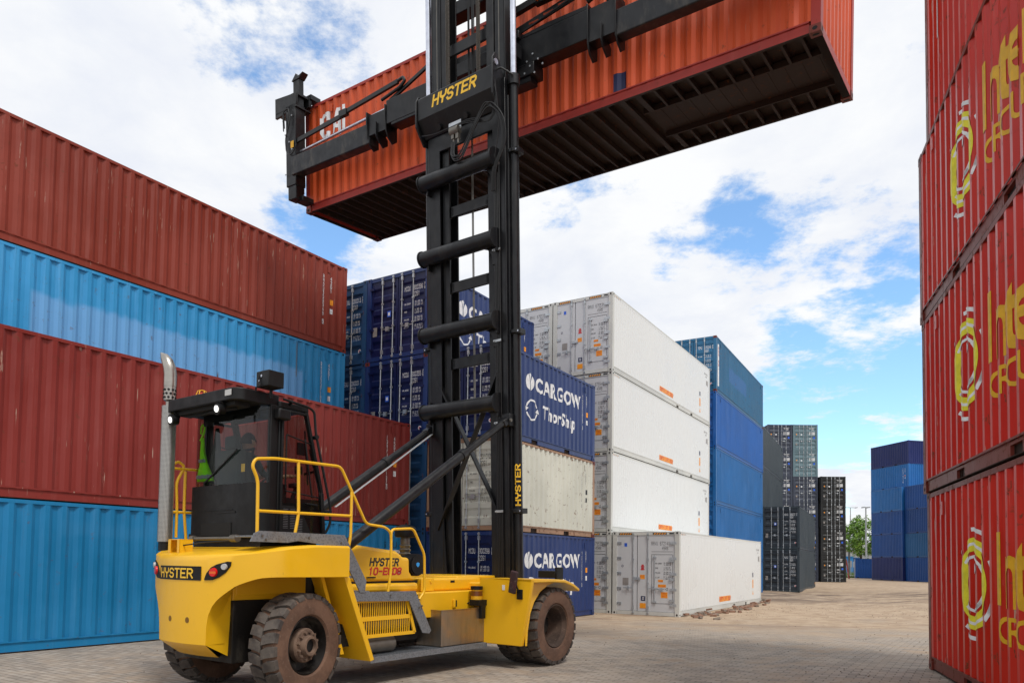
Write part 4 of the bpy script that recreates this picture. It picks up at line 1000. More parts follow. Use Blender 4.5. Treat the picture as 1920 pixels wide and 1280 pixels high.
b.build('running_board', plate, TR)
# lubrication pump by the drive fender
lp = MB().lathe([(0, .02), (0, .085), (.02, .09), (.15, .085), (.16, .09), (.19, .09), (.20, .06)], 'z', (.93, -.97, 1.04), 20, False).build('grease_reservoir', ylab, TR, smooth=35)
MB().cyl((.93, -.97, 1.10), (.93, -.97, 1.175), .0925, 20).build('reservoir_window', mat('amb', lambda: simple('amber_grease', '6a3a14', .3)), lp, smooth=35); MB().cyl((.93, -.97, 1.195), (.93, -.97, 1.25), .096, 20).build('reservoir_cap', cabb, lp, smooth=35)
MB().box(.86, 1.06, -1.06, -.87, .95, 1.04).box(1.0, 1.06, -1.0, -.9, .75, .96).tube([(.84, -1.0, 1.0), (.78, -1.05, .97), (.74, -1.0, .85)], .012, 6).build('pump_body', cabb, lp, bevel=.006)
# drive wheel fenders
for s in (1, -1):
    b = MB(); X = lambda v: s * v
    q = [(.90, .36), (1.72, .36), (1.90, 1.33), (1.90, 1.375), (.90, 1.375)]
    pl = [(X(x), z) for x, z in q]
    b.prism(pl, 'y', -.86, -.79)
    prof = [(-.86, 1.375), (-.25, 1.375), (.10, 1.36), (.35, 1.30), (.56, 1.205), (.55, 1.16), (.33, 1.25), (.09, 1.31), (-.25, 1.325), (-.86, 1.325)]
    b.prism(prof, 'x', *sorted((X(.90), X(1.90))))
    b.prism([(-.80, 1.34), (-.25, 1.34), (.05, 1.32), (-.20, 1.27), (-.42, 1.17), (-.58, 1.02), (-.68, .85), (-.74, .6), (-.76, .36), (-.80, .36)], 'x', *sorted((X(1.74), X(1.765))))
    b.build('drive_fender', yel, TR, bevel=.02, seg=3)
MB().box(1.35, 1.40, -.866, -.862, 1.20, 1.28).build('decal_plate', white_ink, TR)
MB().box(1.45, 1.78, -.02, .22, 1.385, 1.50).box(1.76, 1.80, .0, .2, 1.36, 1.56).build('fender_lamp_box', cabb, TR, bevel=.008)
b = MB(); b.bar((1.585, -.93, 1.16), (1.66, -.97, 1.50), .13, .05, (0, 1, 0)); b.build('mirror', maroonm, TR, bevel=.02, seg=3)
MB().box(1.64, 1.74, -.885, -.862, 1.07, 1.22).tube([(1.68, -.87, 1.17), (1.68, -.93, 1.25), (1.64, -.94, 1.36)], .014, 8).build('mirror_arm', cabb, TR, bevel=.004)

# ---- wheels
def tyre_mesh(wd, Rr=.62):
    b = MB(); h = wd / 2; Rb = Rr - .035
    b.m = 0
    b.lathe([(-h * .92, Rb - .03), (-h * .6, Rb), (h * .6, Rb), (h * .92, Rb - .03)], 'x', n=56, closed=False) if False else None
    b.lathe([(-h * .93, Rb - .03), (-h * .7, Rb), (h * .7, Rb), (h * .93, Rb - .03), (h, Rb - .06), (h * .93, Rb - .03)], 'x', n=64, closed=False) if False else None
    prof = [(-h * .70, .335), (-h * .96, .37), (-h * 1.0, .44), (-h * .985, .50), (-h * .97, Rb - .03), (-h * .8, Rb), (h * .8, Rb), (h * .97, Rb - .03), (h * .985, .50), (h * 1.0, .44), (h * .96, .37), (h * .70, .335)]
    b.lathe(prof, 'x', n=64, closed=True)
    nl = 24
    for side in (-1, 1):
        for k in range(nl):
            a0 = 2 * math.pi * (k + (.5 if side > 0 else 0)) / nl; da = 2 * math.pi / nl
            # lug outline: (fraction across, angle start, angle end)
            rows = []
            for f, aa, ab, rr in ((1.0, .06, .82, Rr - .055), (.97, .06, .82, Rr - .012), (.80, .04, .84, Rr), (.42, .10, .92, Rr), (.02, .34, 1.06, Rr)):
                x = side * h * f
                rows.append([(x, (Rb - .03) * math.cos(a0 + aa * da), (Rb - .03) * math.sin(a0 + aa * da)), (x, rr * math.cos(a0 + (aa + .03) * da), rr * math.sin(a0 + (aa + .03) * da)),
                             (x, rr * math.cos(a0 + (ab - .03) * da), rr * math.sin(a0 + (ab - .03) * da)), (x, (Rb - .03) * math.cos(a0 + ab * da), (Rb - .03) * math.sin(a0 + ab * da))])
            b.m = 1; b.grid(rows); i0 = len(b.v)
            b._add(rows[0], [(0, 1, 2, 3)]); b._add(rows[-1], [(3, 2, 1, 0)])
    for sd_ in (-1, 1):
        b.m = 0; b.lathe([(sd_ * (h * 1.0 + .003), .47), (sd_ * (h * 1.0 + .010), .475), (sd_ * (h * 1.0 + .003), .48)], 'x', n=64, closed=False) if False else None
    return b.mesh('tyre', smooth=32)
tm = {w: tyre_mesh(w) for w in (.38,)}
def wheel(x, y, s, steer=0., kind='drive', inner=False):
    wh = empty('wheel', (x, y, .62), 0.); wh.parent = TR; wh.rotation_euler = (random.uniform(0, 1), 0, 0)
    if steer: wh.rotation_mode = 'XYZ'; wh.rotation_euler = (0.3, 0, steer)
    ty = oput('tyre', tm[.38], [wall_m, tread_m], wh)
    b = MB(); h = .19 * s
    if kind == 'steer':
        b.lathe([(h * .72, .345), (h * .80, .350), (h * .86, .335), (h * .70, .325), (h * .10, .30), (h * .05, .2), (h * .05, 0.02), (-h * .5, .02), (-h * .5, .34)], 'x', n=48, closed=False, caps=False)
        rm = b.build('rim', rimm, wh, smooth=40)
        hb = MB(); hb.lathe([(h * .25, .205), (h * .62, .205), (h * .72, .19), (h * .74, .13), (h * .98, .125), (h * 1.12, .115), (h * 1.12, .085), (h * .9, .08), (h * .88, .0)], 'x', n=32, closed=False, caps=False)
        hb.build('hub', hub_m, wh, smooth=35)
        nb = MB()
        for k in range(12):
            a = k * math.pi / 6; nb.cyl((h * .7, .162 * math.cos(a), .162 * math.sin(a)), (h * .92, .162 * math.cos(a), .162 * math.sin(a)), .017, 6)
        nb.build('wheel_nuts', hub_m, wh)
        MB().cyl((h * .88, 0, 0), (h * .93, 0, 0), .075, 24).build('hub_cap', cabb, wh, smooth=35)
    else:
        b.lathe([(h * .74, .345), (h * .84, .352), (h * .90, .335), (h * .72, .325), (h * .55, .290), (-h * .65, .275), (-h * .8, .25), (-h * .8, .02), (-h * .9, .02), (-h * .9, .33)], 'x', n=48, closed=False, caps=False)
        b.build('rim', mat('rimd', lambda: rubber('dusty_rim', '3a2d26', '5a483d')), wh, smooth=40)
        nb = MB(); nb.lathe([(-h * .8, .15), (-h * .35, .14), (-h * .3, .09), (-h * .3, .0)], 'x', n=24, closed=False, caps=False)
        for k in range(12):
            a = k * math.pi / 6; nb.cyl((-h * .8, .21 * math.cos(a), .21 * math.sin(a)), (-h * .6, .21 * math.cos(a), .21 * math.sin(a)), .018, 6)
        nb.build('hub', rimm, wh, smooth=35)
    return wh
for s in (1, -1):
    wheel(s * (1.81 - .19), 0, s); wheel(s * (1.81 - .62), 0, s, inner=True)
    wheel(s * .90, -4.35, s, R(12), 'steer')

# ---- galvanised stairs, platform and yellow handrails
b = MB()
b.prism([(-5.05, 1.925), (-4.98, 1.955), (-3.74, 1.95), (-3.36, 1.37), (-3.38, 1.22), (-3.46, 1.22), (-3.84, 1.80), (-4.45, 1.855), (-4.60, 1.83), (-5.10, 1.83)], 'x', .985, 1.0)
b.prism([(-3.55, 1.225), (-2.42, 1.215), (-2.08, .64), (-2.12, .60), (-2.26, .62), (-2.54, 1.08), (-3.55, 1.11)], 'x', .975, .99)
b.build('stair_stringer', plate, TR)
b = MB(); b.box(.56, .985, -5.0, -3.75, 1.885, 1.905)
b.build('platform', plate, TR)
for y, z in ((-3.70, 1.62), (-3.53, 1.42), (-3.42, 1.225)):
    MB().box(.62, .985, y - .12, y + .13, z - .015, z + .012).build('step', plate, TR)
nb = MB()
for y, z in ((-4.95, 1.90), (-4.9, 1.86), (-4.30, 1.90), (-3.80, 1.85), (-3.72, 1.75), (-3.68, 1.66), (-3.82, 1.74), (-2.92, 1.17), (-2.3, 1.0), (-2.35, .98)): nb.cyl((1.0, y, z), (1.012, y, z), .014, 6)
nb.build('bolt_heads', steel, TR)
def rail(pts, name='handrail', r=.019): return MB().tube(fillet(pts), r, 10).build(name, yel, TR, smooth=40)
def fillet(P, rad=.07, n=5):
    P = [Vector(p) for p in P]; out = [P[0]]
    for i in range(1, len(P) - 1):
        a, c, d = P[i - 1], P[i], P[i + 1]; r = min(rad, (a - c).length * .45, (d - c).length * .45)
        p0 = c + (a - c).normalized() * r; p1 = c + (d - c).normalized() * r
        for k in range(n + 1): t = k / n; out.append(p0 * (1 - t) ** 2 + c * 2 * t * (1 - t) + p1 * t * t)
    return out + [P[-1]]
X = .95
rail([(X, -4.98, 1.90), (X, -4.99, 2.53), (X, -5.07, 2.68), (X, -5.03, 2.765), (X, -4.77, 2.80), (X, -3.79, 2.815), (X, -3.34, 2.11), (X, -3.0, 2.085), (X, -2.89, 2.02), (X, -2.88, 1.92)])
rail([(X, -4.99, 2.18), (X, -3.60, 2.20)]); rail([(X, -4.44, 2.80), (X, -4.42, 2.18), (X, -4.47, 1.90)]); rail([(X, -3.60, 2.52), (X, -3.60, 1.95), (X, -3.63, 1.80)])
rail([(X, -2.92, 1.20), (X, -2.87, 1.49), (X, -2.88, 2.06), (X, -2.45, 2.09), (X, -2.21, 1.73), (X, -2.19, 1.20), (X, -2.30, 1.09)])
X = -1.0
X = -1.06
rail([(X, -4.80, 1.90), (X, -4.80, 2.3), (X, -4.82, 2.62), (X, -4.74, 2.78), (X, -4.72, 2.85), (X, -4.80, 2.90), (X, -4.86, 2.86)]); rail([(X, -4.90, 2.80), (X, -3.6, 2.84), (X, -3.6, 1.9)]); rail([(X, -4.90, 2.23), (X, -3.6, 2.25)])
rail([(X, -4.70, 2.78), (X, -4.70, 2.25), (X, -4.66, 1.88)])
# yellow hitch guard on the counterweight deck, with rod and wires
b = MB(); b.box(-.60, -.59, -5.15, -4.98, 1.70, 1.86).box(-.36, -.35, -5.15, -4.98, 1.70, 1.86).box(-.60, -.35, -5.15, -4.98, 1.855, 1.865).box(-.60, -.55, -5.155, -5.145, 1.70, 1.86).box(-.40, -.35, -5.155, -5.145, 1.70, 1.86)
b.build('hitch_guard', yel, TR)
MB().cyl((-.62, -4.82, 1.88), (.30, -4.82, 1.88), .022, 12).cyl((-.66, -4.82, 1.88), (-.58, -4.82, 1.88), .04, 12).cyl((.22, -4.82, 1.88), (.34, -4.82, 1.88), .045, 12).build('cab_tilt_rod', steel, TR, smooth=35)
MB().tube(fillet([(-.35, -5.1, 1.79), (-.25, -5.08, 1.80), (-.1, -4.98, 1.83), (.1, -4.9, 1.84), (.3, -4.8, 1.86)], .05), .009, 6).build('cable', hose, TR)

# ---- exhaust stack in its perforated guard
ex = MB(); EX, EY = -1.06, -4.95
b = MB(); b.cyl((EX, EY, 1.72), (EX, EY, 1.84), .075, 20); exo = b.build('exhaust_stack', cabb, TR, smooth=35)
def perf():
    t = NT('perforated_guard'); s = t.n.new('ShaderNodeSeparateXYZ'); t.l.new(t.coord((1, 1, 1)), s.inputs[0])
    an = t.math('MULTIPLY', t.math('ARCTAN2', t.math('ADD', s.outputs[1], -EY), t.math('ADD', s.outputs[0], -EX)), .09 / .016)
    def per(v): f = t.math('FRACT', v); return t.math('ABSOLUTE', t.math('SUBTRACT', f, .5))
    hz = per(t.math('DIVIDE', s.outputs[2], .016)); ha = per(an)
    hole = t.math('MULTIPLY', t.math('LESS_THAN', hz, .30), t.math('LESS_THAN', ha, .30))
    t.set(Base_Color=t.mix(hole, lin('b9b7b2'), lin('17120e')), Metallic=t.math('SUBTRACT', .75, t.math('MULTIPLY', hole, .7)), Roughness=.35); return t.m
b = MB(); b.lathe([(1.84, .090), (3.60, .090), (3.60, .084), (1.84, .084)], 'z', (EX, EY, 0), 32, True); b.build('heat_guard', mat('perf', perf), exo, smooth=40)
ss = mat('ss', lambda: simple('heat_stained_steel', 'a9a49c', .3, .85))
b = MB(); b.cyl((EX, EY, 3.55), (EX, EY, 3.72), .045, 18); b.lathe([(3.66, .05), (3.68, .074), (3.88, .074)], 'z', (EX, EY, 0), 24, False)
path = [(EX, EY, 3.86), (EX, EY, 4.02), (EX - .012, EY - .008, 4.11), (EX - .045, EY - .02, 4.19), (EX - .09, EY - .04, 4.26), (EX - .14, EY - .06, 4.31)]
b.tube(path, .10, 22, rs=[.078, .078, .077, .072, .052, .012]); pp = b.build('exhaust_pipe', ss, exo, smooth=40)
b = MB()
for k in range(9):
    a = 2 * math.pi * k / 9
    for z, o in ((3.71, 0), (3.76, .5), (3.81, 0)):
        aa = a + o * 2 * math.pi / 9; c, s_ = math.cos(aa), math.sin(aa); b.cyl((EX + c * .07, EY + s_ * .07, z), (EX + c * .080, EY + s_ * .080, z), .016, 10)
b.build('vent_holes', black, exo)

# ---- cab
CX0, CX1, CY0, CYb, CYt, CZ0, CZm, CZ1 = -1.0, .55, -4.70, -3.70, -4.03, 1.90, 2.56, 3.52
cab = empty('cab', (0, 0, 0)); cab.parent = TR
b = MB(); rr = .16
def rear_outline(x0, x1, y0, y1, r=.16, n=6):
    pts = [(x0, y1)] + [(x0 + r - r * math.cos(R(90) * k / n), y0 + r - r * math.sin(R(90) * k / n)) for k in range(n + 1)] + [(x1 - r + r * math.sin(R(90) * k / n), y0 + r - r * math.cos(R(90) * k / n)) for k in range(n + 1)] + [(x1, y1)]
    return pts
ol = rear_outline(CX0, CX1, CY0, -4.30)
b.grid([[(x, y, z) for z in (CZ0, 2.0, CZm)] for x, y in ol]); b.box(CX0 + .02, CX1 - .02, CY0 + .03, CYb - .02, CZ0, CZ0 + .05)
b.box(CX0 + .06, CX1 - .05, -4.62, -3.78, 1.60, CZ0 - .004); b.box(CX1 - .03, CX1, -4.32, -3.74, CZ0, 2.40).box(CX0, CX0 + .03, -4.32, -3.74, CZ0, 2.45).box(CX0, CX1, -3.78, -3.72, CZ0, 2.2)
b.box(-.30, .10, -4.71, -4.695, 2.20, 2.22).box(-.62, .04, -4.708, -4.69, 2.235, 2.245)
b.build('lower_panel', cabb, cab, smooth=35)
MB().box(-.62, .02, -4.712, -4.70, 1.92, 2.08).build('service_opening', black, cab)
# rear window with curved corner
ol2 = rear_outline(CX0 + .05, CX1 - .01, CY0 + .015, -4.52, .17)
MB().grid([[(x, y, z) for z in (CZm, CZ1 - .03)] for x, y in ol2]).build('rear_window', glass, cab, smooth=50)
MB().box(CX0 + .03, CX0 + .09, -4.5, -4.4, CZm, CZ1).build('cab_pillar', cabb, cab, bevel=.008)
b = MB(); b.box(CX1 - .055, CX1 + .005, -4.56, -4.44, CZ0, CZ1).box(CX1 - .03, CX1 + .012, -4.44, -4.40, CZ0, CZ1 - .02); b.build('cab_pillar', cabb, cab, bevel=.012)
for xx in (CX1 - .02, CX0 + .02):
    MB().bar((xx, CYb, CZ0), (xx, CYb - .05, 2.5), .05, .06, (1, 0, 0)).bar((xx, CYb - .05, 2.5), (xx, CYt, CZ1), .05, .05, (1, 0, 0)).build('cab_pillar', cabb, cab, bevel=.008)
# side door: frame, glass, vents
def sill_y(z): return CYb - .05 - (z - 2.5) * (.28 / 1.02) if z > 2.5 else CYb - (z - 1.9) * .083
for xx, nm in ((CX1 + .014, 'door'), (CX0 - .014, 'door')):
    b = MB(); A = [(-4.40, 1.94), (-4.40, CZ1 - .05), (sill_y(CZ1 - .05) - .02, CZ1 - .05), (sill_y(2.5) - .03, 2.5), (sill_y(1.94) - .03, 1.94)]
    for i in range(5): p, q = A[i], A[(i + 1) % 5]; b.bar((xx, p[0], p[1]), (xx, q[0], q[1]), .03, .05, (1, 0, 0))
    b.bar((xx, -4.33, 3.06 + .12), (xx, -4.33, 2.50), .015, .02, (1, 0, 0)); b.bar((xx, -4.33, 3.18), (xx, -3.93, 3.10), .015, .022, (1, 0, 0)); b.bar((xx, -4.05, 3.16), (xx, -3.92, 2.42), .015, .022, (1, 0, 0)).bar((xx, -4.33, 2.48), (xx, -3.80, 2.43), .015, .022, (1, 0, 0))
    dr = b.build('door', cabb, cab, bevel=.006)
    MB()._add([(xx, *p) for p in ((-4.39, 2.30), (-4.39, CZ1 - .06), (sill_y(CZ1 - .06) - .02, CZ1 - .06), (sill_y(2.5) - .03, 2.5), (sill_y(1.95) - .03, 1.95), (-3.92, 1.95), (-4.05, 2.2), (-4.2, 2.30))], [(0, 1, 2, 3, 4, 5, 6, 7)]).build('door_glass', glass, dr)
    s = 1 if xx > 0 else -1
    MB().prism([(-4.39, 1.95), (-4.39, 2.30), (-4.20, 2.30), (-4.05, 2.20), (-3.92, 1.95)], 'x', xx - .012, xx + .006).build('door_panel', cabb, dr)
    b = MB()
    for cxx, n, z0 in ((-4.32, 12, 2.02), (-4.215, 12, 2.02), (-4.10, 9, 1.97)):
        for k in range(n):
            z = z0 + k * .021
            b.box(*sorted((xx, xx + s * .0095)), cxx - .035, cxx + .035, z, z + .006)
    b.build('door_vent', mat('ventm', lambda: simple('vent_slots', '6d6f72', .4, .3)), dr)
    MB().tube([(xx, -4.02, 2.34), (xx + s * .03, -4.02, 2.34), (xx + s * .035, -3.86, 2.33), (xx, -3.84, 2.33)], .012, 8).build('door_handle', cabb, dr, smooth=30)
    MB().cyl((xx, -4.16, 1.985), (xx + s * .014, -4.16, 1.985), .016, 12).build('door_lock', chrome, dr, smooth=30)
MB()._add([(CX0 + .05, CYb - .01, 2.2), (CX1 - .05, CYb - .01, 2.2), (CX1 - .05, CYt + .01, CZ1 - .04), (CX0 + .05, CYt + .01, CZ1 - .04)], [(0, 1, 2, 3)]).build('windscreen', glass, cab)
# roof with its deep rear visor
b = MB(); ro = rear_outline(-1.06, .52, -5.02, -4.42, .14, 6); b.prism(ro, 'z', 3.505, 3.655); b.prism(rear_outline(-.95, .56, -4.45, -4.0, .02, 1), 'z', 3.50, 3.58); rf = b.build('roof', cabb, cab, bevel=.02, seg=3)
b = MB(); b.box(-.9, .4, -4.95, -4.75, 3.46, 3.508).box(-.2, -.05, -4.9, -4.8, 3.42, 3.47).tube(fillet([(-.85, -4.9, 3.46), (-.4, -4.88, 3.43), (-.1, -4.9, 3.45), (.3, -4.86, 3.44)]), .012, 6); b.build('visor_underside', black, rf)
MB().box(.30, .43, -5.0235, -5.021, 3.56, 3.63).build('serial_plate', mat('serial', lambda: simple('serial_plate', 'b9bab8', .5)), rf)
for (x, y, z) in ((-.86, -5.02, 3.40), (.20, -5.04, 3.52 - .10)):
    b = MB(); b.cyl((x, y + .07, z), (x, y - .02, z - .01), .062, 20, .068); b.cyl((x, y + .1, z + .03), (x, y + .03, z + .09), .02, 8); l = b.build('work_lamp', cabb, cab, smooth=35)
    MB().cyl((x, y - .022, z - .01), (x, y - .028, z - .011), .040, 20).build('lamp_lens', lit, l)
# side-shining double lamp above the door pillar
b = MB(); b.box(.50, .74, -4.74, -4.52, 3.69, 3.88); b.cyl((.6, -4.6, 3.56), (.6, -4.6, 3.70), .02, 8); hl = b.build('lamp_housing', cabb, cab, bevel=.02, seg=3)
b = MB(); b.cyl((.545, -4.745, 3.77), (.545, -4.73, 3.77), .02, 10).cyl((.60, -4.745, 3.82), (.60, -4.73, 3.82), .016, 10); b.build('lamp_lens', chrome, hl)
MB().tube(fillet([(.5, -4.74, 3.70), (.46, -4.72, 3.60), (.38, -4.7, 3.66), (.3, -4.7, 3.655)]), .012, 6).tube(fillet([(.58, -4.74, 3.86), (.56, -4.77, 3.74), (.62, -4.76, 3.70)]), .01, 6).build('lamp_cable', hose, hl)
# rotating beacon in its cage
be = MB().cyl((-.98, -4.55, 3.655), (-.98, -4.55, 3.72), .05, 16).lathe([(3.72, .055), (3.80, .055), (3.84, .03), (3.85, .0)], 'z', (-.98, -4.55, 0), 16, False).build('beacon', mat('beac', lambda: simple('orange_beacon', 'd0441a', .3)), cab, smooth=40)
b = MB()
for k in range(6):
    a = k * math.pi / 3; c, s_ = math.cos(a), math.sin(a); b.tube([(-.98 + c * .075, -4.55 + s_ * .075, 3.655), (-.98 + c * .075, -4.55 + s_ * .075, 3.80), (-.98 + c * .05, -4.55 + s_ * .05, 3.87), (-.98, -4.55, 3.885)], .006, 5)
for z, r in ((3.72, .075), (3.80, .075)): b.tube([(-.98 + r * math.cos(k * math.pi / 8), -4.55 + r * math.sin(k * math.pi / 8), z) for k in range(16)], .006, 5, closed=True)
b.build('beacon_guard', yel, be)
# roof grab bars, wipers
gx = .60
MB().tube(fillet([(gx, -4.42, 3.60), (gx + .02, -4.05, 3.56), (gx + .02, -3.96, 3.52), (gx + .02, -3.93, 3.25), (gx + .02, -3.66, 2.3), (gx + .02, -3.66, 2.1), (gx, -3.72, 1.98)], .06), .016, 8).cyl((.55, -4.3, 3.56), (.62, -4.3, 3.59), .02, 8).cyl((.55, -3.9, 3.2), (.64, -3.92, 3.2), .028, 8).cyl((.55, -3.72, 2.25), (.64, -3.68, 2.25), .028, 8).build('grab_bar', cabb, cab, smooth=40)
MB().bar((.5, -3.92, 3.05), (.58, -3.74, 2.3), .02, .03).bar((.3, -3.84, 2.75), (.56, -3.82, 2.78), .02, .03).build('wiper', cabb, cab)
MB().box(.555, .66, -4.52, -4.34, 3.34, 3.47).build('side_camera', cabb, cab, bevel=.02)
# inside: seat, console, monitors, wheel, label, vest
b = MB(); b.box(-.50, .02, -4.55, -4.05, 2.28, 2.42).box(-.48, .0, -4.62, -4.50, 2.40, 3.02).box(-.36, -.12, -4.60, -4.50, 3.02, 3.20).box(-.40, -.08, -4.45, -4.15, 1.95, 2.28); b.build('seat', seatm, cab, bevel=.04, seg=3)
b = MB(); b.tube([(-.24 + .18 * math.cos(k * math.pi / 10), -3.98 + .10 * math.sin(k * math.pi / 10), 2.66 + .12 * math.sin(k * math.pi / 10)) for k in range(20)], .014, 6, closed=True).cyl((-.24, -3.98, 2.66), (-.24, -3.82, 2.3), .03, 8); b.build('steering_wheel', cabb, cab, smooth=40)
b = MB(); b.box(-.6, .2, -3.86, -3.78, 1.95, 2.35).box(.12, .34, -4.35, -3.95, 1.95, 2.42).bar((.24, -3.98, 2.40), (.26, -3.93, 2.58), .06, .05).box(.2, .34, -4.02, -3.92, 2.56, 2.62); b.build('control_console', cabb, cab, bevel=.015)
b = MB(); b.box(.36, .40, -4.02, -3.90, 2.98, 3.14).box(.30, .34, -4.0, -3.9, 2.74, 2.84).bar((.4, -3.93, 3.3), (.40, -3.86, 2.6), .02, .02); b.build('monitor', cabb, cab, bevel=.006)
b = MB(); b.box(-.8, .4, -4.62, -4.60, 3.36, 3.50).box(-.12, -.08, -4.66, -4.62, 3.30, 3.42).box(-.45, .0, -4.40, -4.38, 3.02, 3.05).box(-.02, .01, -4.42, -4.40, 2.8, 3.05); b.build('roof_liner', cabb, cab)
MB().bar((-.62, -4.69, 2.60), (.10, -4.705, 2.98), .015, .018).build('wiper', cabb, cab)
MB().box(.16, .235, -4.682, -4.68, 2.70, 2.80).build('warning_sticker', ylab, cab)
# garments on the hook: hi-vis vest over a dark jacket
def cloth(name, x0, x1, z0, z1, y, m, amp=.03, taper=.5, n=14, k=3.):
    rows = []
    for j in range(n + 1):
        t = j / n; w0 = x0 + (x1 - x0) * .5 * (1 - t) * taper; w1 = x1 - (x1 - x0) * .5 * (1 - t) * taper
        rows.append([(w0 + (w1 - w0) * i / 12, y + amp * math.sin(i / 12 * 6.28 * k + t * 2) * (.3 + t), z1 + (z0 - z1) * t) for i in range(13)])
    o = MB().grid(rows).build(name, m, TR, smooth=60); sm = o.modifiers.new('solid', 'SOLIDIFY'); sm.thickness = .02; return o
vest = MB(); 
rows = []
for j in range(15):
    t = j / 14; xl = -.90 + .02 * math.sin(t * 5); xr = -.82 + .05 * t + .26 * max(0, t - .35) ** .8
    rows.append([(xl + (xr - xl) * i / 10, -4.60 + .025 * math.sin(i * 1.7 + t * 3) * (.4 + t), 3.22 - .58 * t) for i in range(11)])
vo = vest.grid(rows).build('safety_vest', hivis, None, smooth=60); vo.parent = TR
sm = vo.modifiers.new('solid', 'SOLIDIFY'); sm.thickness = .012
MB().tube(fillet([(-.86, -4.62, 3.18), (-.80, -4.61, 3.27), (-.78, -4.61, 3.36), (-.82, -4.61, 3.40), (-.87, -4.61, 3.36), (-.86, -4.61, 3.27)], .03), .014, 6).build('vest_strap', hivis, vo, smooth=40)
def vrow(t0, t1):
    rr_ = []
    for t in (t0, t1):
        xl = -.90 + .02 * math.sin(t * 5); xr = -.82 + .05 * t + .26 * max(0, t - .35) ** .8
        rr_.append([(xl + (xr - xl) * i / 10, -4.618 + .025 * math.sin(i * 1.7 + t * 3) * (.4 + t), 3.22 - .58 * t) for i in range(11)])
    return rr_
MB().grid(vrow(.50, .57)).build('reflective_band', reflect, vo, smooth=60); MB().grid(vrow(.86, .94)).build('reflective_band', reflect, vo, smooth=60)
jk = cloth('dark_jacket', -.84, -.46, 2.60, 3.34, -4.52, shirt, .04, .9)

# ---- mast (tilted slightly back)
MT = Matrix.Translation((0, .25, 0)) @ Matrix.Rotation(R(2.4), 4, 'X')
def mb(): b = MB(); b.T = MT; return b
HT = 9.86
b0 = {}
for s in (-1, 1):
    b = mb(); xs = lambda a, c: sorted((s * a, s * c))
    b.box(*xs(.845, .875), -.20, .20, .42, HT); b.box(*xs(.60, .845), -.20, -.165, .42, HT); b.box(*xs(.60, .845), .165, .20, .42, HT)
    b.box(*xs(.875, .915), -.16, -.12, 1.0, HT - .3)
    up = b.build('outer_mast_rail', mastb, TR, bevel=.006)
    # flared base gusset
    MB_ = mb(); MB_.prism([(s * .60, 1.0), (s * .60, 2.4), (s * .52, 1.35), (s * .30, 1.0)] if s > 0 else [(-.60, 1.0), (-.60, 2.4), (-.55, 1.6), (-.50, 1.0)], 'y', -.19, -.17); MB_.build('mast_gusset', mastb, TR)
    b = mb(); b.box(*xs(.565, .595), -.13, .13, .6, 15.2); b.box(*xs(.44, .565), -.13, -.10, .6, 15.2); b.box(*xs(.44, .565), .10, .13, .6, 15.2)
    b.box(*xs(.60, .80), -.14, .14, HT + .02, 15.2) if False else None
    b.build('inner_mast_rail', mastb, TR, bevel=.005)
    b = mb(); b.box(*xs(.62, .655), -.12, .12, HT - .2, 15.0).box(*xs(.655, .83), -.12, -.085, 2.0, 15.0).box(*xs(.655, .83), .085, .12, 2.0, 15.0).box(*xs(.80, .835), -.12, .12, 2.0, 15.0); b.build('middle_mast_rail', mastb, TR, bevel=.005)
    # wear strip shining on the rail
    mb().box(*xs(.70, .715), -.1235, -.1205, HT + .1, 14.9).build('wear_strip', steel, TR)
    # lift cylinder
    cx = s * .965
    b = mb(); b.cyl((cx, -.06, 1.15), (cx, -.06, HT + .02), .075, 24); b.cyl((cx, -.06, HT - .12), (cx, -.06, HT + .05), .105, 24); b.cyl((cx, -.06, 1.05), (cx, -.06, 1.30), .095, 20)
    lc = b.build('lift_cylinder', mastb, TR, smooth=35)
    mb().cyl((cx, -.06, HT), (cx, -.06, 15.0), .052, 24).build('cylinder_rod', chrome, lc, smooth=35)
    b = mb()
    for z in (8.60, 5.53, 2.5):
        b.cyl((cx, -.06, z - .03), (cx, -.06, z + .03), .12, 24); b.box(*sorted((s * .86, s * 1.10)), -.14, .02, z - .045, z + .045)
    b.build('cylinder_clamp', mastb, lc, bevel=.006)
    bb = mb()
    for z in (8.60, 5.53, 2.5):
        for dx in (-.09, .09): bb.cyl((cx + dx, -.15, z), (cx + dx, -.13, z), .014, 6)
    bb.build('clamp_bolts', chrome, lc)
# cylinder writing, reading upwards
cyp = hyster(0, 0, .085, 1.3, 1.45, .0)
cyp = [([(y_, x_) for x_, y_ in q], li) for q, li in cyp]
def cyl_fn(v, u, d):
    a = -R(58) - (v - .0425) / .0765; return tuple(MT @ Vector((.965 + .077 * math.cos(a), -.06 + .077 * math.sin(a), 2.60 + u)))
decal('cylinder_lettering', cyp, cyl_fn, [yi], TR, ([-.01 + i * .006 for i in range(20)], lambda x: 0.))
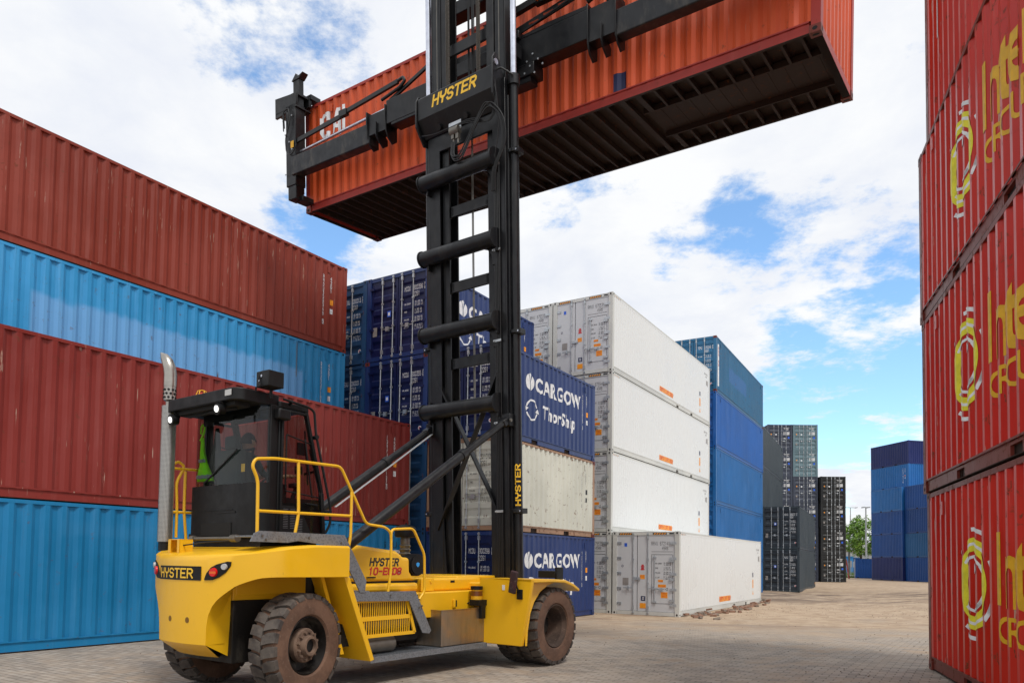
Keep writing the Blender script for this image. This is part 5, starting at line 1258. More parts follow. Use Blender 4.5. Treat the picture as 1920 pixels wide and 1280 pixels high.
# big round crossbars and flat crossmembers
for z in (8.50, 7.13, 5.73, 4.33):
    b = mb(); zc = z; yb = -.30
    b.cyl((-.93, yb, zc), (.70, yb, zc), .135, 32); b.cyl((-.955, yb, zc), (-.93, yb, zc), .15, 32); b.cyl((.70, yb, zc), (.735, yb, zc), .165, 32)
    cb = b.build('mast_crossbar', mastb, TR, smooth=35)
    b = mb()
    for s in (-1, 1):
        xo = s * .82 if s < 0 else .72
        b.prism([(xo - .02, zc), (xo + .02, zc), (xo + .02, zc + .1)] if False else [(xo - .018, zc - .22), (xo + .018, zc - .22), (xo + .018, zc + .18), (xo - .018, zc + .18)], 'y', -.30, -.16)
        # fish-mouth gusset plates tying bar to rail
    pts_ = [(.60, zc + .02), (.34, zc - .08), (.50, zc - .14), (.58, zc - .24), (.60, zc - .42), (.68, zc - .42), (.68, zc + .02)]
    b.prism(pts_, 'y', -.235, -.205)
    b.build('crossbar_bracket', mastb, cb, bevel=.004)
for z in (7.97, 6.60, 5.22):
    b = mb(); b.box(-.62, .62, -.10, -.06, z - .13, z + .06)
    for s in (-1, 1):
        b.prism([(s * .62, z - .42), (s * .55, z - .34), (s * .48, z - .16), (s * .36, z - .10), (s * .36, z + .03), (s * .50, z + .09), (s * .58, z + .30), (s * .62, z + .34)], 'y', -.10, -.065)
    b.build('mast_crossmember', mastb, TR, bevel=.006)
b = mb(); b.bar((-.72, -.15, 4.9), (.74, -.15, 2.3), .03, .115, (0, 1, 0)).bar((.68, -.18, 4.9), (-.72, -.18, 2.2), .03, .115, (0, 1, 0)); b.build('cross_brace', mastb, TR, bevel=.004)
b = mb(); b.box(-.6, .6, -.1, .1, .45, .75).box(-.6, .6, -.16, .1, 1.05, 1.2); b.build('mast_foot', mastb, TR, bevel=.01)
for z in (10.88, 13.2): 
    b = mb(); b.box(-.62, .62, -.10, -.05, z - .12, z + .08).prism([(-.62, z - .55), (-.50, z - .15), (-.50, z + .1), (-.62, z + .5)], 'y', -.1, -.06).prism([(.62, z - .55), (.50, z - .15), (.50, z + .1), (.62, z + .5)], 'y', -.1, -.06); b.build('mast_crossmember', mastb, TR, bevel=.006)
# top beam carrying the name
b = mb(); b.prism([(-.42, 10.0), (-.40, 10.02), (-.16, 10.04), (-.16, 9.36), (-.22, 9.34), (-.42, 9.62)], 'x', -.93, .78); b.box(-.62, .62, -.2, -.15, 9.05, 9.35)
tb = b.build('mast_top_beam', mastb, TR, bevel=.02, seg=3)
b = mb()
for x in (-.945,): b.prism([(-.45, 9.50), (-.45, 9.96), (-.38, 10.08), (-.28, 10.06), (-.10, 9.8), (-.10, 9.26), (-.24, 9.22)], 'x', x - .016, x + .016)
b.build('lug_plate', mastb, tb, bevel=.006)
b = mb()
for x in (.795,): b.prism([(-.45, 9.50), (-.45, 10.10), (-.38, 10.22), (-.28, 10.20), (-.10, 9.8), (-.10, 9.26), (-.24, 9.22)], 'x', x - .016, x + .016)
b.build('lug_plate', mastb, tb, bevel=.006)
mb().cyl((.81, -.36, 10.06), (.825, -.36, 10.06), .05, 18).build('lug_eye', chrome, tb)
decal('beam_lettering', hyster(-.56, 9.765, .175, 1.35, 1.02, .20, 5.7), lambda u, v, d: tuple(MT @ Vector((u, -.4225 + d, v))), [yi], tb)
b = mb()
for x in (-.5, .12): b.cyl((x, -.34, 9.40), (x, -.29, 9.43), .05, 16)
b.build('beam_plug', mastb, tb, smooth=30)
# junction box with hoses under the beam
jb_ = mb().box(-.24, .04, -.36, -.35, 9.20, 9.36).build('junction_plate', galv, TR)
b = mb(); b.T = MT @ Matrix.Translation((.06, .03, -.45)); b.cyl((-.22, -.42, 9.62), (-.04, -.42, 9.62), .075, 16).box(-.20, -.14, -.45, -.38, 9.48, 9.62).box(-.10, -.04, -.45, -.38, 9.46, 9.60).cyl((-.16, -.42, 9.36), (-.16, -.42, 9.5), .02, 8).cyl((-.06, -.42, 9.38), (-.06, -.42, 9.5), .02, 8); b.build('valve_block', steel, jb_, bevel=.004)
def hosep(pts, r=.012, name='hose', m=None):
    b = MB(); b.T = MT @ Matrix.Translation((.05, .03, -.45)); b.tube(fillet(pts, .25, 8), r, 7); return b.build(name, m or hose, TR, smooth=50)
for k, (dx, dz) in enumerate(((0, 0), (.025, -.04), (.05, .03), (-.02, .05))):
    hosep([(-.16 + dx, -.44, 9.42), (-.15 + dx, -.48, 9.10 + dz), (.05 + dx, -.5, 9.05 + dz), (.45, -.5, 9.60 + dz), (.62 + dx, -.46, 9.85 + dz), (.88 + dx, -.40, 9.55), (.90 + dx, -.36, 9.1), (.66 + dx, -.36, 8.75), (.60 + dx, -.3, 8.4)], .013)
for k in range(3): hosep([(.74, -.42, 10.4 - k * .1), (.78, -.4, 9.9 - k * .1), (.66, -.44, 9.5), (.3, -.46, 9.62 + k * .04), (-.1, -.44, 9.7), (-.6, -.44, 9.70), (-.9, -.42, 9.78)], .009)
hosep([(.72, -.40, 10.35), (.82, -.35, 10.42), (.98, -.2, 10.30)], .016); hosep([(.72, -.42, 10.28), (.80, -.42, 9.9), (.80, -.36, 9.4), (.62, -.34, 8.7)], .010)
# hose bundle running down the right rail, with clips
for k in range(4):
    x = .655 + k * .032
    b = mb(); b.cyl((x, -.225, 1.1), (x, -.225, 8.5), .0125, 7); b.build('hose', hose, TR, smooth=40)
b = mb()
for z in (8.40, 6.95, 5.40, 4.0, 2.5, 1.25):
    b.box(.625, .775, -.246, -.238, z - .02, z + .02); b.cyl((.63, -.25, z), (.63, -.26, z), .016, 6); b.cyl((.77, -.25, z), (.77, -.26, z), .016, 6)
b.build('hose_clips', galv, TR)
b = mb()
for k, x in enumerate((-.085, -.06, .0, .022, .05)): b.cyl((x, .02, 9.4), (x, .02, 15.0), .010, 6)
b.build('centre_hoses', hose, TR); mb().cyl((-.03, .02, 3.4), (-.03, .02, 9.4), .009, 6).cyl((-.005, .02, 3.4), (-.005, .02, 9.4), .009, 6).build('centre_hoses', steel, TR)
# leaf chains
for x in (-.40, .30):
    b = mb()
    for k in range(150):
        z = 9.3 + k * .038
        for j in range(3):
            xx = x - .028 + j * .028; b.box(xx - .005, xx + .005, -.195, -.162, z, z + .034)
        if k % 2: b.cyl((x - .04, -.178, z + .017), (x + .04, -.178, z + .017), .008, 5)
    b.build('lift_chain', mat('chainm', lambda: bpaint('oiled_chain', '55504a', .4, .4)), TR)
# tilt cylinders
for s in (-1, 1):
    A = MT @ Vector((s * .86, -.24, 4.02)); Bp_ = Vector((s * .80, -3.85, 1.62)); d_ = (Bp_ - A); mid = A + d_ * .30
    b = MB(); b.cyl(A + d_ * .03, mid, .058, 20).cyl(mid, Bp_, .075, 22).cyl(mid - d_ * .012, mid + d_ * .012, .086, 22).cyl(A + Vector((-.06, 0, 0)), A + Vector((.06, 0, 0)), .06, 16)
    tc_ = b.build('tilt_cylinder', mastb, TR, smooth=35)
    b = MB(); b.bar(A + d_ * .035, A - d_ * .01, .14, .12); b.box(A.x - .09, A.x + .09, A.y - .02, A.y + .14, A.z - .10, A.z + .12); b.build('clevis', mastb, tc_, bevel=.015)
    if s < 0: MB().tube([A + d_ * .02 + Vector((.10, 0, -.05)), A + d_ * .3 + Vector((.10, 0, -.07)), A + d_ * .62 + Vector((.10, 0, -.08))], .009, 6).tube([A + d_ * .02 + Vector((.13, 0, -.05)), A + d_ * .3 + Vector((.13, 0, -.07)), A + d_ * .62 + Vector((.13, 0, -.08))], .009, 6).build('hydraulic_pipe', galv, tc_)
    else: MB().cyl(A + Vector((.09, 0, 0)), A + Vector((.11, 0, 0)), .03, 10).build('pin', steel, tc_)
    # top knuckle of the bar above
# ---- lifted container frame of reference in the truck's axes
_Lt, _Lr = -.0329, .0712
_La = R(-35.5); Lv = Vector((math.cos(_La) * math.cos(_Lt), math.sin(_La) * math.cos(_Lt), math.sin(_Lt))); Wv0 = Vector((-math.sin(_La), math.cos(_La), 0)); Uv = Lv.cross(Wv0)
Wv = Wv0 * math.cos(_Lr) + Uv * math.sin(_Lr); Uv = Lv.cross(Wv); C0 = Vector((-5.2882, 17.9319, 10.2698)) + Wv * (W / 2)
MX = Matrix(((Lv.x, Wv.x, Uv.x, C0.x), (Lv.y, Wv.y, Uv.y, C0.y), (Lv.z, Wv.z, Uv.z, C0.z), (0, 0, 0, 1)))
cai = col([([(.55, 1.52), (.75, 1.36), (1.0, 1.40), (1.06, 1.52), (1.08, 1.75), (.93, 1.75), (.90, 1.58), (.78, 1.58), (.76, 1.66), (.76, 2.02), (.80, 2.10), (.90, 2.10), (.93, 1.98), (1.08, 1.98), (1.10, 2.2), (.98, 2.28), (.72, 2.28), (.58, 2.16)], 0)], 0)
def cai_marks():
    o = []
    def P(*q): o.append((list(q), 0))
    P((.46, 1.62), (.62, 1.62), (.62, 2.12), (.46, 2.12)); P((.54, 2.12), (.62, 2.12), (.72, 2.24), (.58, 2.24)); P((.58, 2.10), (1.00, 2.10), (1.00, 2.24), (.58, 2.24)); P((.84, 1.96), (1.00, 1.96), (1.00, 2.10), (.84, 2.10))
    P((.46, 1.62), (.62, 1.62), (.66, 1.50), (.56, 1.46)); P((.56, 1.46), (.62, 1.36), (.98, 1.36), (1.0, 1.50), (.62, 1.52)); P((.84, 1.50), (1.0, 1.50), (1.0, 1.60), (.84, 1.60))
    P((1.10, 1.36), (1.24, 1.36), (1.56, 2.24), (1.40, 2.24)); P((1.40, 2.24), (1.56, 2.24), (1.62, 1.36), (1.46, 1.36)); P((1.26, 1.60), (1.50, 1.60), (1.50, 1.72), (1.31, 1.72)); P((1.74, 1.36), (1.86, 1.36), (1.86, 2.24), (1.74, 2.24))
    return [(([(.55 + (x - .46) * .63, 1.62 + (y - 1.36) * .73) for x, y in q], i), 0) for i, (q, _) in enumerate(o)]
lift = container((0, 0), 0, L40, H1, orangep, 'orange red container with CAI on its side, held aloft by the truck', None, cat='container', typ='42G1', framem=orangef, castm=redf, mx=MX, side=[((p, i * .2), k) for i, ((p, _), k) in enumerate(cai_marks())] + col([([(8.62, .20), (8.86, .20), (8.86, .52), (8.62, .52)], 0)], 5))
# ---- spreader and carriage: positions in the container's axes (x along, y = -W/2 is the near side)
TI = TR.matrix_basis.inverted() @ MX
MS = TI @ Matrix.Translation((0, -W / 2, 0))
def sb(): b = MB(); b.T = MS; return b
b = sb(); b.box(3.45, 8.42, -.62, -.32, .92, 1.42).prism([(6.9, 1.42), (8.42, 1.42), (8.42, 1.50), (7.6, 1.52), (6.9, 1.48)], 'y', -.62, -.32).box(3.6, 4.6, -.62, -.32, .86, .92).box(6.9, 7.3, -.64, -.3, .70, .92).box(6.6, 7.2, -.60, -.34, .60, .90)
sp_ = b.build('spreader_beam', mastb, TR, bevel=.012)
for x0, x1, z0, z1 in ((2.85, 3.45, .78, 1.32), (8.42, 9.0, .80, 1.48)):
    b = sb(); b.box(x0, x1, -.60, -.34, z0 + .05, z1 - .05)
    for x in (x0, (x0 + x1) / 2 - .015, x1 - .03): b.prism([(-.65, z0 + .30), (-.65, z1 + .02), (-.28, z1 + .02), (-.28, z0 - .12), (-.42, z0 - .22), (-.56, z0 - .12), (-.62, z0 + .02)] if x != (x0 + x1) / 2 - .015 else [(-.65, z0), (-.65, z0 + .3), (-.28, z0), (-.28, z0 - .12), (-.42, z0 - .22), (-.56, z0 - .12)], 'x', x, x + .03)
    b.build('telescope_collar', mastb, sp_, bevel=.006)
for x0, x1 in ((.2, 2.9), (8.95, 12.0)):
    b = sb(); b.box(x0, x1, -.60, -.35, .68 if x0 < 1 else .78, 1.12 if x0 < 1 else 1.22); b.build('telescopic_arm', mat('armm', lambda: bpaint('scuffed_black_arm', '202226', .42, .5)), sp_, bevel=.02, seg=3)
for x0, sg in ((.18, 1), (12.0, -1)):
    def xx(a, c): return sorted((x0 + sg * a, x0 + sg * c))
    zl = .46 if sg > 0 else 1.3
    b = sb(); b.box(*xx(-.22, .14), -.56, -.26, zl, 2.40).box(*xx(-.26, -.20), -.26, -.02, zl, 2.55)
    if sg > 0: b.box(*xx(-.18, .12), -.54, -.30, .14, .50).box(*xx(-.10, .20), -.40, -.06, .12, .24)
    ef = b.build('end_frame', mastb, sp_, bevel=.015)
    b = sb(); b.prism([(x0 + sg * -.62, 2.22), (x0 + sg * -.62, 2.70), (x0 + sg * .18, 2.62), (x0 + sg * .18, 2.40), (x0 + sg * .12, 2.25)], 'y', -.56, -.50).prism([(x0 + sg * -.62, 2.36), (x0 + sg * -.62, 2.72), (x0 + sg * -.22, 2.86), (x0 + sg * .20, 2.66), (x0 + sg * .18, 2.44)], 'y', -.18, -.10)
    b.box(*xx(-.62, .18), -.56, -.12, 2.30, 2.34).box(*xx(-.30, .18), -.54, -.14, 2.60, 2.66).cyl((x0 + sg * -.44, -.4, 2.32), (x0 + sg * -.44, -.4, 2.62), .07, 14).cyl((x0 + sg * .02, -.4, 2.36), (x0 + sg * .02, -.4, 2.60), .09, 14).box(*xx(.02, .24), -.16, .14, 2.62, 2.74)
    b.build('lock_head', mastb, ef, bevel=.006)
    b = sb(); b.box(*xx(-.10, .12), -.42, -.28, 2.40, 3.05).prism([(x0 + sg * -.14, 3.03), (x0 + sg * .14, 3.03), (x0 + sg * .28, 3.14), (x0 + sg * .10, 3.09), (x0 + sg * .02, 3.18)], 'y', -.44, -.26); b.build('guide_horn', mastb, ef, bevel=.006)
    b = sb(); b.box(x0 - .01, x0 + .10, -.584, -.580, 1.34, 1.50); b.build('warning_sign', ylab, ef)
    b = sb(); b.tube(fillet([(x0 - .25, -.6, 1.8), (x0 - .25, -.62, 2.25), (x0 - .02, -.62, 2.3), (x0 + .02, -.62, 1.95), (x0 - .16, -.62, 1.6), (x0 - .14, -.61, 1.25), (x0 + .05, -.61, 1.15), (x0 + .25, -.61, 1.35)], .12, 6), .014, 7).tube(fillet([(x0 - .2, -.61, 1.85), (x0 - .2, -.63, 2.2), (x0 - .06, -.63, 2.2), (x0 - .03, -.62, 1.9)], .1, 6), .012, 7); b.build('hose', hose, ef, smooth=50)
    b = sb()
    for (dx, z) in ((-.25, 1.9), (-.2, 1.7), (-.05, 1.5), (.05, 1.3), (-.2, .75), (.05, 2.1), (-.28, 2.05)): b.cyl((x0 + dx, -.60, z), (x0 + dx, -.585, z), .018, 8)
    b.build('fittings', galv, ef)
b = sb(); b.cyl((.10, -.40, 1.28), (3.2, -.40, 1.40), .032, 14); b.build('extension_rod', chrome, sp_, smooth=35)
b = sb(); b.bar((.15, -.50, 1.50), (2.0, -.50, 1.62), .05, .10).bar((2.0, -.5, 1.66), (3.7, -.5, 1.80), .06, .09).cyl((1.95, -.54, 1.64), (1.95, -.46, 1.64), .07, 12).box(1.85, 2.1, -.55, -.45, 1.58, 1.72)
b.tube(fillet([(3.65, -.5, 1.80), (3.85, -.5, 1.84), (3.9, -.5, 1.75), (3.75, -.5, 1.66), (3.2, -.5, 1.56)], .06), .035, 8); b.bar((3.4, -.45, 1.50), (4.6, -.45, 1.90), .05, .07)
b.build('energy_chain', hose, sp_, bevel=.004)
b = sb(); b.bar((6.75, -.55, 1.62), (8.5, -.55, 1.86), .03, .14).bar((6.75, -.60, 1.50), (8.45, -.6, 1.84), .02, .03).bar((6.2, -.66, 1.86), (7.5, -.66, 1.98), .10, .12)
b.tube(fillet([(7.8, -.58, 2.1), (8.5, -.58, 2.12), (8.85, -.58, 2.0), (8.7, -.58, 1.7), (8.4, -.58, 1.6)], .2, 8), .06, 10).box(7.65, 8.6, -.62, -.5, 2.12, 2.2).box(8.75, 8.83, -.6, -.5, 1.5, 2.4); b.build('energy_chain', hose, sp_, bevel=.004)
b = sb()
for k in range(4): b.box(7.15 + k * .32, 7.36 + k * .32, -.571, -.562, 1.655 + k * .05, 1.69 + k * .05)
b.build('slot', mat('slotm', lambda: simple('orange_seen_slot', 'a8401f', .7)), sp_)
# indicator lamps
b = sb(); b.box(7.35, 8.0, -.70, -.58, 1.88, 2.06).box(7.42, 7.9, -.68, -.60, 2.06, 2.12); sl = b.build('signal_lamp_block', cabb, sp_, bevel=.01)
for k, m in enumerate((orl, green, redl, orl)): b = sb(); x = 7.43 + k * .165; z = 1.955 + k * .012; b.cyl((x, -.70, z), (x, -.735, z), .045, 16, .038); b.build('signal_lamp', m, sl, smooth=35)
# carriage between mast and spreader
b = sb(); b.box(4.9, 7.05, -.95, -.66, 1.0, 1.25).box(4.9, 7.05, -.95, -.66, 2.2, 2.45).box(5.05, 5.35, -1.0, -.66, .9, 2.9).box(6.55, 6.85, -1.0, -.66, .9, 2.9).box(5.0, 7.0, -.7, -.3, 1.42, 1.56)
b.build('carriage', mastb, TR, bevel=.012)
b = sb()
for (x, z) in ((7.15, .95), (7.28, 1.05), (7.22, .85), (7.4, .92), (7.1, .75), (7.5, .80), (7.32, .70)): b.cyl((x, -.645, z), (x, -.632, z), .018, 8)
b.build('bolt_heads', galv, sp_)

# ---- driver
def person():
    me = bpy.data.meshes.new('person'); V = [(-.24, -4.34, 2.50), (-.24, -4.36, 2.68), (-.24, -4.36, 2.88), (-.24, -4.35, 2.98), (-.24, -4.33, 3.06), (-.24, -4.32, 3.14), (-.24, -4.31, 3.22),
        (-.06, -4.36, 2.94), (-.01, -4.24, 2.72), (.10, -4.08, 2.70), (.20, -3.99, 2.72),      # right arm 7-10
        (-.42, -4.36, 2.94), (-.47, -4.24, 2.72), (-.36, -4.06, 2.72), (-.30, -3.98, 2.76),    # left arm
        (-.15, -4.30, 2.48), (-.13, -3.98, 2.46), (-.12, -3.92, 2.08), (-.12, -3.84, 2.03), (-.33, -4.30, 2.48), (-.35, -3.98, 2.46), (-.36, -3.92, 2.08), (-.36, -3.84, 2.03)]
    E_ = [(0, 1), (1, 2), (2, 3), (3, 4), (4, 5), (5, 6), (2, 7), (7, 8), (8, 9), (9, 10), (2, 11), (11, 12), (12, 13), (13, 14), (0, 15), (15, 16), (16, 17), (17, 18), (0, 19), (19, 20), (20, 21), (21, 22)]
    rad = [(.13, .11), (.14, .10), (.15, .10), (.06, .06), (.055, .06), (.085, .10), (.075, .085), (.06, .055), (.045, .045), (.034, .034), (.026, .02), (.06, .055), (.045, .045), (.034, .034), (.026, .02),
           (.085, .085), (.065, .065), (.045, .045), (.035, .03), (.085, .085), (.065, .065), (.045, .045), (.035, .03)]
    me.from_pydata(V, E_, []); o = bpy.data.objects.new('person', me); C.objects.link(o); o.parent = TR
    md = o.modifiers.new('skin', 'SKIN'); sk_ = me.skin_vertices[0].data
    for i, r in enumerate(rad): sk_[i].radius = r
    sk_[0].use_root = True; md.use_smooth_shade = True; o.modifiers.new('sub', 'SUBSURF').levels = 2; o.modifiers['sub'].render_levels = 2
    me.materials.append(shirt)
    t = NT('driver_clothing_and_skin'); s = t.n.new('ShaderNodeSeparateXYZ'); t.l.new(t.coord(), s.inputs[0])
    head_ = t.math('GREATER_THAN', s.outputs[2], 3.015)
    arm_ = t.math('MULTIPLY', t.math('GREATER_THAN', s.outputs[1], -4.20), t.math('GREATER_THAN', s.outputs[2], 2.62)); legs = t.math('LESS_THAN', s.outputs[2], 2.52)
    c = t.mix(legs, lin('2b3430'), lin('1d2433')); c = t.mix(t.math('MAXIMUM', head_, arm_), c, lin('b88468')); t.set(Base_Color=c, Roughness=.65); me.materials[0] = t.m
    # hands with separate fingers
    for s_, hx, hy, hz in ((1, .20, -3.99, 2.72), (-1, -.30, -3.98, 2.76)):
        b = MB(); b.bc((hx, hy + .03, hz), (.07, .09, .03))
        for k, (dx, l) in enumerate(((-.027, .062), (-.009, .072), (.009, .068), (.027, .052))): b.tube([(hx + dx, hy + .07, hz), (hx + dx * 1.1, hy + .07 + l * .5, hz + .004), (hx + dx, hy + .07 + l * .85, hz - .02), (hx + dx, hy + .07 + l * .8, hz - .045)], .009, 6, rs=[.010, .0095, .0085, .007])
        b.tube([(hx - s_ * .035, hy + .02, hz), (hx - s_ * .058, hy + .05, hz - .01), (hx - s_ * .05, hy + .08, hz - .025)], .010, 6); b.build('hand', skin, o, bevel=.006)
    b = MB(); b.tube([(-.24, -4.24, 3.165), (-.24, -4.215, 3.135), (-.24, -4.23, 3.12)], .014, 6); b.cyl((-.165, -4.32, 3.15), (-.158, -4.33, 3.15), .03, 10).cyl((-.315, -4.32, 3.15), (-.322, -4.33, 3.15), .03, 10); b.build('face', skin, o, smooth=50)
    b = MB(); b.cyl((-.205, -4.236, 3.175), (-.205, -4.228, 3.175), .012, 8).cyl((-.275, -4.236, 3.175), (-.275, -4.228, 3.175), .012, 8); b.build('eyes', black, o)
    b = MB(); rows = []
    for j in range(7):
        ph = R(90) * (1 - j / 6.); rows.append([(-.24 + .088 * math.cos(ph) * math.cos(a), -4.33 + (.105 * math.cos(ph)) * math.sin(a) , 3.18 + .10 * math.sin(ph) - .06 * (j / 6.) * (1 if math.sin(a) < .3 else 0)) for a in [2 * math.pi * k / 16 for k in range(17)]])
    b.grid(rows).build('hair', hairm, o, smooth=60)
    tag(o, 'driver in a dark jacket seated behind the glass, one hand on the console', 'person'); return o
pm = person(); 
# things carried by the truck stand at top level: keep their place in the world
for o, lab, cat in ((pm, None, None), (vo, 'lime green hi-vis vest with grey bands hanging in the cab rear window', 'safety vest'), (jk, 'dark jacket hanging beside the lime green vest in the cab', 'jacket')):
    o.parent = None; o.matrix_world = TR.matrix_basis.copy()
    if lab: tag(o, lab, cat)
# ================================================================ ground
def ground():
    b = MB(); xs = [-400, -200, -100, -60, -40, -30, -24] + [-20 + i * .8 for i in range(56)] + [26, 30, 36, 44, 54, 70, 100, 200, 420]
    ys = [-60, -20, -8] + [-3 + i * .8 for i in range(62)] + [48, 52, 58, 66, 76, 90, 110, 150, 220, 400, 900]
    rows = []
    for y in ys: rows.append([(x, y, gz(x, y) - .004 + ((.07 * math.sin(x * .71 + y * .37) * math.sin(y * .53 + x * .2) + .05 * math.sin(x * 1.7) * math.sin(y * 1.3)) * min(1, (y - 26) / 6) if 26 < y < 66 and x > 13.5 else 0) + (.0)) for x in xs])
    t = NT('yard_surface')
    P = t.pos(); ang = R(90 - 33)
    mp = t.n.new('ShaderNodeMapping'); g = t.n.new('ShaderNodeNewGeometry'); t.l.new(g.outputs['Position'], mp.inputs[0]); mp.inputs['Rotation'].default_value = (0, 0, R(33))
    br = t.n.new('ShaderNodeTexBrick'); t.l.new(mp.outputs[0], br.inputs['Vector']); br.inputs['Scale'].default_value = 1.; br.inputs['Brick Width'].default_value = .22; br.inputs['Row Height'].default_value = .11
    br.inputs['Mortar Size'].default_value = .009; br.inputs['Mortar Smooth'].default_value = .3; br.inputs['Bias'].default_value = 0.; br.offset = .5
    br.inputs['Color1'].default_value = lin('a39a8f') + (1,); br.inputs['Color2'].default_value = lin('877e74') + (1,); br.inputs['Mortar'].default_value = lin('5f554b') + (1,)
    n1 = t.noise(P, .35, 6, .6, .4); n2 = t.noise(P, 2.2, 8, .65); n3 = t.noise(P, 14, 6, .7); n4 = t.noise(t.pos((.25, 1.0, 1)), .55, 6, .65, .6)
    paver = t.mix(t.ramp(n2, .35, .7, 0, .5), br.outputs['Color'], lin('b09f8b'))
    paver = t.mix(t.ramp(t.noise(t.pos((.5, 1.6, 1), (4, 2, 0)), .9, 7, .7, .3), .56, .70, 0, .55), paver, lin('6e665f'))
    sand = t.mix(t.ramp(n3, .3, .7), lin('a48f77'), lin('baa58c')); sand = t.mix(t.ramp(n2, .4, .66), sand, lin('988169')); sand = t.mix(t.ramp(n4, .52, .64, 0, .7), sand, lin('846f5d'))
    s = t.n.new('ShaderNodeSeparateXYZ'); t.l.new(g.outputs['Position'], s.inputs[0])
    dist = t.math('ADD', t.math('MULTIPLY', s.outputs[1], 1.), t.math('MULTIPLY', n1, 22.))
    m = t.ramp(dist, 25., 35.); m2 = t.ramp(n1, .48, .62, 0, .75); m2 = t.math('MULTIPLY', m2, t.ramp(n2, .42, .56))
    mud = t.math('MULTIPLY', t.ramp(s.outputs[1], 33., 38.), t.math('SUBTRACT', 1., t.ramp(s.outputs[1], 44., 54.))); mud = t.math('MULTIPLY', mud, t.ramp(t.noise(t.pos((.35, 1.1, 1), (2, 9, 0)), .8, 7, .65, .5), .46, .58))
    sand = t.mix(t.math('MULTIPLY', mud, .8), sand, lin('5e4c3e'))
    near_keep = t.ramp(s.outputs[1], 9., 15., .45, 1.)
    m = t.math('MAXIMUM', m, t.math('MULTIPLY', m2, near_keep))
    c = t.mix(m, paver, sand); c = t.mix(t.ramp(t.noise(P, 30, 5, .7), .66, .72, 0, .6), c, lin('4b4038'))
    t.set(Base_Color=c, Roughness=.92)
    h = t.math('ADD', t.math('MULTIPLY', t.math('SUBTRACT', 1., br.outputs['Fac']), t.math('SUBTRACT', 1., m)), t.math('MULTIPLY', t.math('ADD', n3, t.math('MULTIPLY', n2, 2.)), t.math('ADD', .25, t.math('MULTIPLY', m, 1.1))))
    t.bump(h, .5, .025)
    o = b.grid(rows).build('ground', t.m, None, smooth=60); tag(o, 'grey brick paving giving way to sandy dirt across the yard', 'ground', kind='structure'); return o
ground()
brickm = mat('brickm', lambda: simple('loose_brick', '8a6a58', .9)); brickg = mat('brickg', lambda: simple('grey_brick', '84786d', .9))
# loose paving bricks dug up along the front reefer
random.seed(11)
bm0 = MB().box(-.105, .105, -.05, .05, -.035, .035).mesh('paving_brick')
base = Cp + rC * (W + .06)
dC = Vector((math.sin(Ca), math.cos(Ca)))
spots = []
for i in range(64):
    t_ = random.uniform(.3, 12.4); off = abs(random.gauss(0, .28)) + .10 + (.25 if 3 < t_ < 9 else 0)
    q = base + dC * t_ + rC * off; spots.append((q.x, q.y, random.choice((0, 0, .05, .09)) if off < .45 else 0))
for i in range(8): q = base + dC * random.uniform(-.4, 3) + rC * random.uniform(.5, 1.4); spots.append((q.x, q.y, 0))
for i, (x, y, dz) in enumerate(spots):
    o = bpy.data.objects.new('paving_brick', bm0); C.objects.link(o); 
    if not bm0.materials: bm0.materials.append(None)
    o.material_slots[0].link = 'OBJECT'; o.material_slots[0].material = brickm if i % 3 else brickg
    o.location = (x, y, gz(x, y) + .03 + dz); o.rotation_euler = (random.uniform(-.3, .3), random.uniform(-.25, .25), random.uniform(0, 3.1))
    tag(o, 'loose paving brick lying in the rubble beside the front white reefer', 'brick', 'loose bricks along the front white reefer')
# pebbles and crumbs
b = MB(); random.seed(5)
for i in range(1300):
    y = random.uniform(7.5, 46); x = random.uniform(-7, .62 * y); s_ = random.uniform(.005, .016) * (1 + y / 60)
    if random.random() < .35: y = random.uniform(25, 34); x = random.uniform(8, 18)
    z = gz(x, y) if i % 3 == 0 else 0.; z = gz(x, y)
    a = random.uniform(0, 3); c_, q_ = math.cos(a) * s_, math.sin(a) * s_
    b._add([(x + c_, y + q_, z - .004), (x - q_, y + c_, z - .004), (x - c_, y - q_ * .8, z - .004), (x + q_, y - c_, z - .004), (x, y, z + s_ * .7)], [(0, 1, 4), (1, 2, 4), (2, 3, 4), (3, 0, 4)])
tag(b.build('pebbles', mat('pebm', lambda: simple('crumbs', '6a5a4c', .95))), 'small stones and crumbs strewn over the yard', 'pebbles', kind='stuff')

# ================================================================ beyond the stacks
def px(x, Y): return (x - 961.57) / 1368.16 * Y
